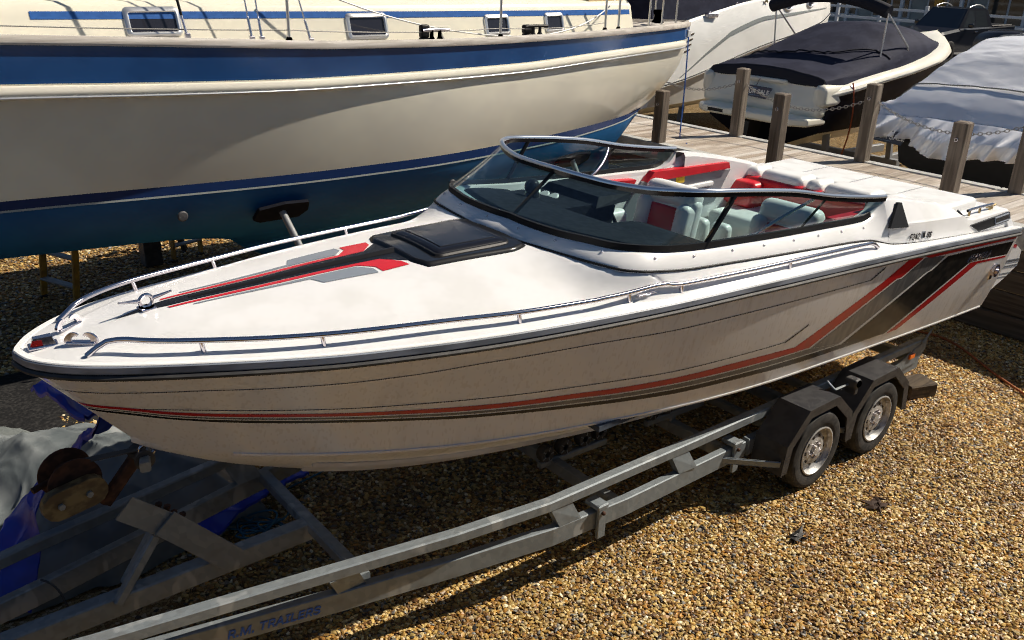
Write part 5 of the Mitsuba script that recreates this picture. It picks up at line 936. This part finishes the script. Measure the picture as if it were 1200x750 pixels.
hx = np.linspace(11.25, 17.3, 40); bh = pch([11.25, 14, 16, 17.3], [1.15, 1.2, .8, .02]); add(SB + '__hull', shift(cat([symm(loft_half(hx, [(bh, lambda x: 1.62 + 0 * x), (lambda x: bh(x) * .88, lambda x: 1.0 + .04 * (x - 11)), (lambda x: 0 * x, lambda x: .62 + .02 * (x - 11))]), 0), hull([(11.25, s * 1.15, 1.6) for s in (1, -1)] + [(11.25, s * 1.0, 1.0) for s in (1, -1)] + [(11.25, 0, .62), (11.3, 0, .65), (11.3, 1, 1.5), (11.3, -1, 1.5)])]), (0, yc2, 0)), 'hull_black', 30)
for x0 in (11.9, 14.0):
    for s in (1, -1): add(SB + '__cradle_post', beam((x0, yc2 + s * .8, 0), (x0, yc2 + s * .7, 1.05), .1, .1, (1, 0, 0)), 'stand_grey')
    add(SB + '__cradle_beam', beam((x0, yc2 - 1, .3), (x0, yc2 + 1, .3), .12, .14), 'stand_grey')
# white cruiser
CR = thing('motor_cruiser', 'white motor cruiser with a grey swoosh and navy canopy behind the yacht stern', 'motor cruiser')
def cp(name, mesh, mat, smooth=False): return add(f'{CR}__{name}', mesh, mat, smooth)
xr = 11.6 + 8.5 * np.linspace(0, 1, 90); s_c = lambda x: 8.30 + .085 * (x - 11.6)
cb = pch([11.6, 13, 15.5, 17.5, 19, 19.8, 20.1], [1.40, 1.46, 1.46, 1.18, .62, .22, .0]); cc_ = lambda x: cb(x) * .90
rub = pch([11.6, 12.2, 15.5, 20.1], [1.34, 1.42, 2.02, 2.42]); sho = pch([11.6, 12.4, 13.4, 15.0, 17, 20.1], [2.25, 2.40, 2.58, 2.78, 2.78, 2.58]); chz = pch([11.6, 15, 18.5, 20.1], [1.0, 1.1, 1.6, 2.3])
rws = [(lambda x: 0 * x, lambda x: np.minimum(.55 + .02 * (x - 11.6) + np.clip(x - 16.5, 0, 9) ** 2 * .12, 2.38)), (cc_, chz), (lambda x: cb(x) * .97, lambda x: rub(x) - .02), (lambda x: cb(x) + .02, rub), (lambda x: cb(x), lambda x: rub(x) + .04), (lambda x: cb(x) * .98, lambda x: rub(x) * .5 + sho(x) * .5), (lambda x: cb(x) * .92, sho), (lambda x: cb(x) * .78, lambda x: sho(x) + .09), (lambda x: cb(x) * .4, lambda x: sho(x) + .16), (lambda x: 0 * x, lambda x: sho(x) + .18)]
P_ = loft_half(xr, rws); P_[..., 1] *= 1
crm = cat([grid(P_ * [1, -1, 1]), grid(P_, flip=True), fan(np.vstack([P_[0], P_[0, ::-1] * [1, -1, 1]]))]); v = np.array(crm.vertices); v[:, 1] += s_c(v[:, 0]); crm = trimesh.Trimesh(v, crm.faces, process=False); cp('hull', crm, 'boat_white_cool', 35)
def cside(x, f, d=.012): # f from the rub line (0) to the shoulder (1)
    x = np.asarray(x, float); f = np.asarray(f, float); y0, z0 = cb(x), rub(x) + .04; y1, z1 = cb(x) * .92, sho(x); hh = np.where(f < .5, cb(x) - .02 * cb(x) * f * 2, cb(x) * .98 - .06 * cb(x) * (f - .5) * 2); return np.stack([x, s_c(x) - hh - d, z0 + (z1 - z0) * f], -1)
xs_ = np.linspace(12.3, 18.6, 60); fm = np.interp(xs_, [12.3, 13, 13.8, 15, 16.6, 18.6], [.05, .30, .52, .62, .62, .60]); wd_ = np.interp(xs_, [12.3, 14, 16, 18.6], [.02, .10, .08, .03])
cp('swoosh', grid(np.stack([cside(xs_, fm - wd_ / 2), cside(xs_, fm + wd_ / 2)], 1), flip=True), princ((.22, .24, .24), .4), True)
cp('rub_line', tube(cside(np.linspace(11.7, 19.6, 60), 0 * np.linspace(0, 1, 60) - .02), .012, 6), 'black_satin', True)
for x0, f0 in ((15.9, .86), (17.05, .86)):
    tt = np.linspace(0, 2 * PI, 28, endpoint=False); ring_ = cside(x0 + .17 * np.cos(tt), f0 + .12 * np.sin(tt), .01); k = cp('porthole', tube(np.vstack([ring_, ring_[:1]]), .025, 8, False), 'alloy', True); add(k + '__pane', fan(cside(x0 + .16 * np.cos(tt), f0 + .115 * np.sin(tt), .012)), 'window_dark')
for i in range(4): cp('vent_slat', beam(cside(12.22 + .05 * i, .50 + .09 * i, .01), cside(12.52 + .05 * i, .52 + .09 * i, .01), .014, .03), 'old_wood')
cvx = [(11.55, 2.36), (14.75, 2.82), (15.35, 3.3), (15.0, 3.65), (13.5, 4.0), (11.5, 4.0)]
def canv(x, z, s): return (x, s_c(x) + s * (cb(x) * .90 - .12 * (z - 2.4)), z)
cp('canopy', hull([canv(x, z, s) for x, z in cvx for s in (1, -1)]), 'navy_canvas', 20)
w0 = [canv(14.2, 3.0, -1.02), canv(14.85, 3.05, -1.02), canv(14.95, 3.35, -1.02), canv(14.1, 3.35, -1.02)]; cp('canopy_window', hull(w0 + [tuple(np.array(q) + [0, .02, 0]) for q in w0]), princ((.35, .38, .42), .2))
for x0 in (12.3, 13.2, 14.1, 14.9): cp('canopy_stud', move(trimesh.creation.icosphere(1, .018), canv(x0, float(sho(x0)) + .07, -1.015)), 'steel', True)
cp('side_cleat', rbox(tuple(cside(13.05, 1.0, .05)), tuple(cside(13.35, 1.04, -.02)), .02), 'steel', 40); cp('emblem', plate([(0, 0), (.07, .03), (.14, 0), (.10, .07), (.12, .13), (.07, .10), (.02, .13), (.04, .07)], .01, (cside(14.95, .96, .02), (.98, .08, .02), (0, .1, 1))), 'brass')
for x0 in (12.5, 15.5):
    for s in (1, -1): cp('cradle_post', beam((x0, s_c(x0) + s * .9, 0), (x0, s_c(x0) + s * .8, 1.1), .1, .1, (1, 0, 0)), 'stand_grey')
# ---------------------------------------------------------------- far side of the yard
GZ = .42
struct('hardstanding', cbox((26.5, -40, -.3), (120, 120, GZ), .02), princ(noisy((.10, .10, .10), (.15, .145, .14), 1.5), .9), label='grey tarmac hardstanding beyond the boats')
scene['car_black'] = princ((.006, .007, .012), .08, clearcoat=1.0, specular=.6); scene['car_glass'] = princ((.012, .016, .02), .03, clearcoat=1.0, specular=.8)
CAR = thing('pickup_truck', 'black double cab pickup truck parked in front of the white railing', 'pickup truck')
CM = trimesh.transformations.translation_matrix((30.7, 12.25, GZ)) @ trimesh.transformations.rotation_matrix(-.06, (0, 0, 1))
def ca(name, mesh, mat, smooth=False, parent=None): return add(f'{parent or CAR}__{name}', xf(mesh, CM), mat, smooth)
def sect(x, hw_, z0, z1, tum=.08, r=.08): return [(x, s * hw_, z0 + .0) for s in (1, -1)] + [(x, s * hw_, z1 - r) for s in (1, -1)] + [(x, s * (hw_ - r), z1) for s in (1, -1)]
lower = cat([hull(sect(.0, .70, .45, .80) + sect(.10, .86, .38, .98) + sect(.5, .92, .36, 1.05)), hull(sect(.5, .92, .36, 1.05) + sect(1.45, .93, .36, 1.15)), hull(sect(1.45, .93, .36, 1.15, r=.05) + sect(3.6, .93, .36, 1.18, r=.05)), hull(sect(3.6, .93, .40, 1.16, r=.03) + sect(5.25, .92, .45, 1.20, r=.03))])
ca('body', lower, 'car_black', 30)
ca('cab', hull([(1.45, s * .84, 1.12) for s in (1, -1)] + [(2.15, s * .66, 1.78) for s in (1, -1)] + [(2.35, s * .66, 1.82) for s in (1, -1)] + [(3.35, s * .66, 1.80) for s in (1, -1)] + [(3.75, s * .84, 1.15) for s in (1, -1)] + [(3.55, s * .68, 1.7) for s in (1, -1)]), 'car_black', 25)
ca('windscreen', hull([(1.50, s * .76, 1.16) for s in (1, -1)] + [(2.13, s * .60, 1.76) for s in (1, -1)] + [(1.48, s * .76, 1.15) for s in (1, -1)] + [(2.11, s * .60, 1.762) for s in (1, -1)]), 'car_glass')
for s in (1, -1):
    for xa, xb, xc_, xd in ((1.78, 2.55, 2.55, 2.22), (2.63, 3.45, 3.28, 2.63)): ca('side_window', hull([(xa, s * .83, 1.19), (xb, s * .83, 1.19), (xc_, s * .685, 1.73), (xd, s * .685, 1.73), (xa, s * .82, 1.19), (xb, s * .82, 1.19)] + [(xc_, s * .675, 1.73), (xd, s * .675, 1.73)]), 'car_glass')
    ca('roof_rail', tube(spline([(2.3, s * .62, 1.83), (2.45, s * .62, 1.87), (3.2, s * .62, 1.86), (3.35, s * .62, 1.80)], 12), .025, 8), 'alloy', True)
    ca('door_mirror', rbox((1.85, s * .93, 1.17), (1.98, s * 1.12, 1.33), .05), 'car_black', 40); ca('headlight', hull([(.08, s * .60, .82), (.10, s * .87, .84), (.12, s * .60, .96), (.42, s * .925, .98), (.36, s * .925, .86), (.1, s * .7, .97)]), princ((.55, .57, .6), .08, clearcoat=1.0)); ca('door_handle', cbox((2.40, s * .935, 1.02), (2.58, s * .955, 1.06), .008), 'chrome'); ca('fog_light', move(lathe([(0, .012), (.05, .01), (.06, 0)], 16), (.06, s * .66, .52), 0, -PI / 2), 'alloy', 40)
    for x0 in (.95, 4.2):
        W_ = trimesh.transformations.translation_matrix((x0, s * .84, .38)) @ trimesh.transformations.rotation_matrix(-s * PI / 2, (1, 0, 0)); w_ = ca('wheel', xf(lathe([(.22, -.11), (.34, -.11), (.38, -.08), (.38, .08), (.34, .11), (.22, .11)], 32), W_), 'tyre', 30); ca('rim', xf(lathe([(.22, -.10), (.2, -.09), (.05, -.085), (0, -.09)], 24), W_), 'alloy', 30, parent=w_)
ca('grille', cbox((-.005, -.5, .62), (.05, .5, .86), .02), 'black_satin'); ca('number_plate', cbox((-.02, -.26, .50), (.02, .26, .61), .004), 'sign_white'); ca('load_cover', cbox((3.75, -.82, 1.17), (5.2, .82, 1.23), .02), 'black_satin'); ca('bumper', rbox((-.06, -.88, .40), (.2, .88, .60), .06), 'car_black', 30)
# white railing and the building behind
scene['white_wood'] = princ(noisy((.60, .62, .64), (.54, .56, .58), 6), .6)
FN = thing('white_railing', 'white timber railing with horizontal rails beyond the covered boats', 'railing')
for yy0 in np.arange(10, 36, 2.2):
    add(FN + '__post', cbox((39.95, yy0 - .07, GZ), (40.09, yy0 + .07, 1.95), .01), 'white_wood')
    for z0 in (.95, 1.27, 1.72): add(FN + '__rail', cbox((39.93, yy0 + .075, z0 - .055), (39.99, yy0 + 2.125, z0 + .055), .008), 'white_wood')
BD = thing('quay_building', 'grey clad building with dark windows and white columns behind the railing', 'building')
scene['cladding'] = princ(noisy((.36, .38, .36), (.30, .32, .31), 2), .7); scene['pane_dark'] = princ((.015, .018, .02), .06, clearcoat=.8)
add(BD + '__wall', cbox((48.1, -30, GZ), (60, 70, 8.5), .05), 'cladding')
for yy0 in np.arange(-28, 68, 3.1):
    for z0, z1 in ((.9, 3.3), (4.2, 6.6)):
        k = add(BD + '__window', cbox((48.0, yy0, z0), (48.12, yy0 + 2.2, z1), .01), 'white_wood'); add(k + '__pane', cbox((47.97, yy0 + .10, z0 + .1), (48.02, yy0 + 1.04, z1 - .1), .005), 'pane_dark'); add(k + '__pane', cbox((47.97, yy0 + 1.16, z0 + .1), (48.02, yy0 + 2.1, z1 - .1), .005), 'pane_dark')
    add(BD + '__column', cbox((46.0, yy0 - .62, GZ), (46.18, yy0 - .44, 3.7), .02), 'white_wood')
add(BD + '__verandah_roof', cbox((45.7, -30, 3.7), (48.1, 70, 3.95), .03), 'cladding'); add(BD + '__roof', cbox((47.6, -30.5, 8.5), (60.5, 70.5, 8.8), .05), 'stand_grey')
k = add('orange_sign', cbox((45.6, 18.75, GZ), (45.9, 19.15, 2.6), .05), princ((.55, .25, .02), .5)); labels[k] = {'label': 'orange upright board by the building above the pickup truck', 'category': 'board'}
# inflatable on its trailer
IB = thing('inflatable_boat', 'dark inflatable boat with grey tubes behind the silver covered boat', 'inflatable boat')
tb = spline([(24.5, 3.6, 1.75), (22.8, 3.65, 1.80), (21.6, 4.2, 1.93), (21.3, 4.9, 1.98), (21.6, 5.6, 1.93), (22.8, 6.1, 1.80), (24.5, 6.15, 1.75)], 60)
add(IB + '__tube', tube(tb, .27, 16), princ((.018, .018, .024), .4), True); add(IB + '__grab_line', tube(tb * [1, 1, 1] + [0, 0, .28], .012, 6), 'rope_grey', True); add(IB + '__hull', hull([(21.5, 4.9, 1.7), (24.5, 3.8, 1.5), (24.5, 6, 1.5), (22, 4.9, 1.2), (24.5, 4.9, 1.0)]), 'hull_black', 30)
add(IB + '__patch', xf(rbox((-.02, -.28, -.05), (.02, .28, .05), .015), trimesh.transformations.translation_matrix((21.04, 4.75, 2.0))), 'stand_grey', 30); add(IB + '__console', rbox((23.2, 4.6, 1.8), (23.7, 5.2, 2.5), .08), 'hull_black', 30)
for s in (4.2, 5.6): add(IB + '__trailer_wheel', move(lathe([(0, -.08), (.28, -.08), (.3, 0), (.28, .08), (0, .08)], 24), (23.6, s, .3), 0, 0, PI / 2), 'tyre', 30); add(IB + '__trailer_post', beam((23.0, s, .3), (23.0, s, 1.45), .07, .07, (1, 0, 0)), 'stand_grey')
add(IB + '__trailer_frame', beam((21.2, 4.9, .5), (24.6, 4.9, .5), .1, .1), 'stand_grey')

# ---------------------------------------------------------------- unseen boats added left of and behind the camera to shut out low sky
def sky_blocker(name, x0, x1, yc_, hb0, ang, lab, ztop=1.95):
    k = thing(name, lab, 'boat'); xs_ = np.linspace(x0, x1, 50); L = x1 - x0; t_ = (xs_ - x0) / L
    hb_n = hb0 * np.clip(1 - ((t_ - .55) / .56) ** 4, 0, 1) ** .8; z_ = ztop + .25 * t_ ** 2
    sec_ = np.stack([np.stack([xs_, hb_n * w_, zz_], -1) for w_, zz_ in ((0., .35 + .9 * np.abs(t_ - .5) ** 2), (.8, .75 + .9 * np.abs(t_ - .5) ** 2), (.97, 1.25 + 0 * z_), (1., z_), (.94, z_ + .03), (0., z_ + .12))], 1)
    M = trimesh.transformations.translation_matrix(((x0 + x1) / 2, yc_, 0)) @ trimesh.transformations.rotation_matrix(ang, (0, 0, 1)) @ trimesh.transformations.translation_matrix((-(x0 + x1) / 2, 0, 0))
    add(k + '__hull', xf(cat([grid(sec_[:, :4] * [1, -1, 1]), grid(sec_[:, :4], flip=True)]), M), 'boat_navy', 30); add(k + '__deck', xf(cat([grid(sec_[:, 3:] * [1, -1, 1]), grid(sec_[:, 3:], flip=True)]), M), 'teak', 30)
    xm = x0 + L * .5; add(k + '__cabin', xf(hull([(xm - L * .2, s * hb0 * .55, ztop) for s in (1, -1)] + [(xm + L * .25, s * hb0 * .4, ztop) for s in (1, -1)] + [(xm - L * .17, s * hb0 * .48, ztop + .75) for s in (1, -1)] + [(xm + L * .15, s * hb0 * .35, ztop + .6) for s in (1, -1)]), M), 'navy_canvas', 20)
    for f in (.3, .65):
        for s in (1, -1): add(k + '__prop', xf(beam((x0 + L * f, s * hb0 * .95, 0), (x0 + L * f, s * hb0 * .78, 1.0), .09, .09, (1, 0, 0)), M), 'stand_steel')
sky_blocker('sky_blocking_yacht', -6.5, 5.5, -5.75, 1.55, 0., 'unseen navy hulled yacht added behind the camera to block low sky')
sky_blocker('sky_blocking_motor_boat', -12, -3.4, .8, 1.6, 1.25, 'unseen navy motor boat added ahead of the bow to block low sky', 2.3)
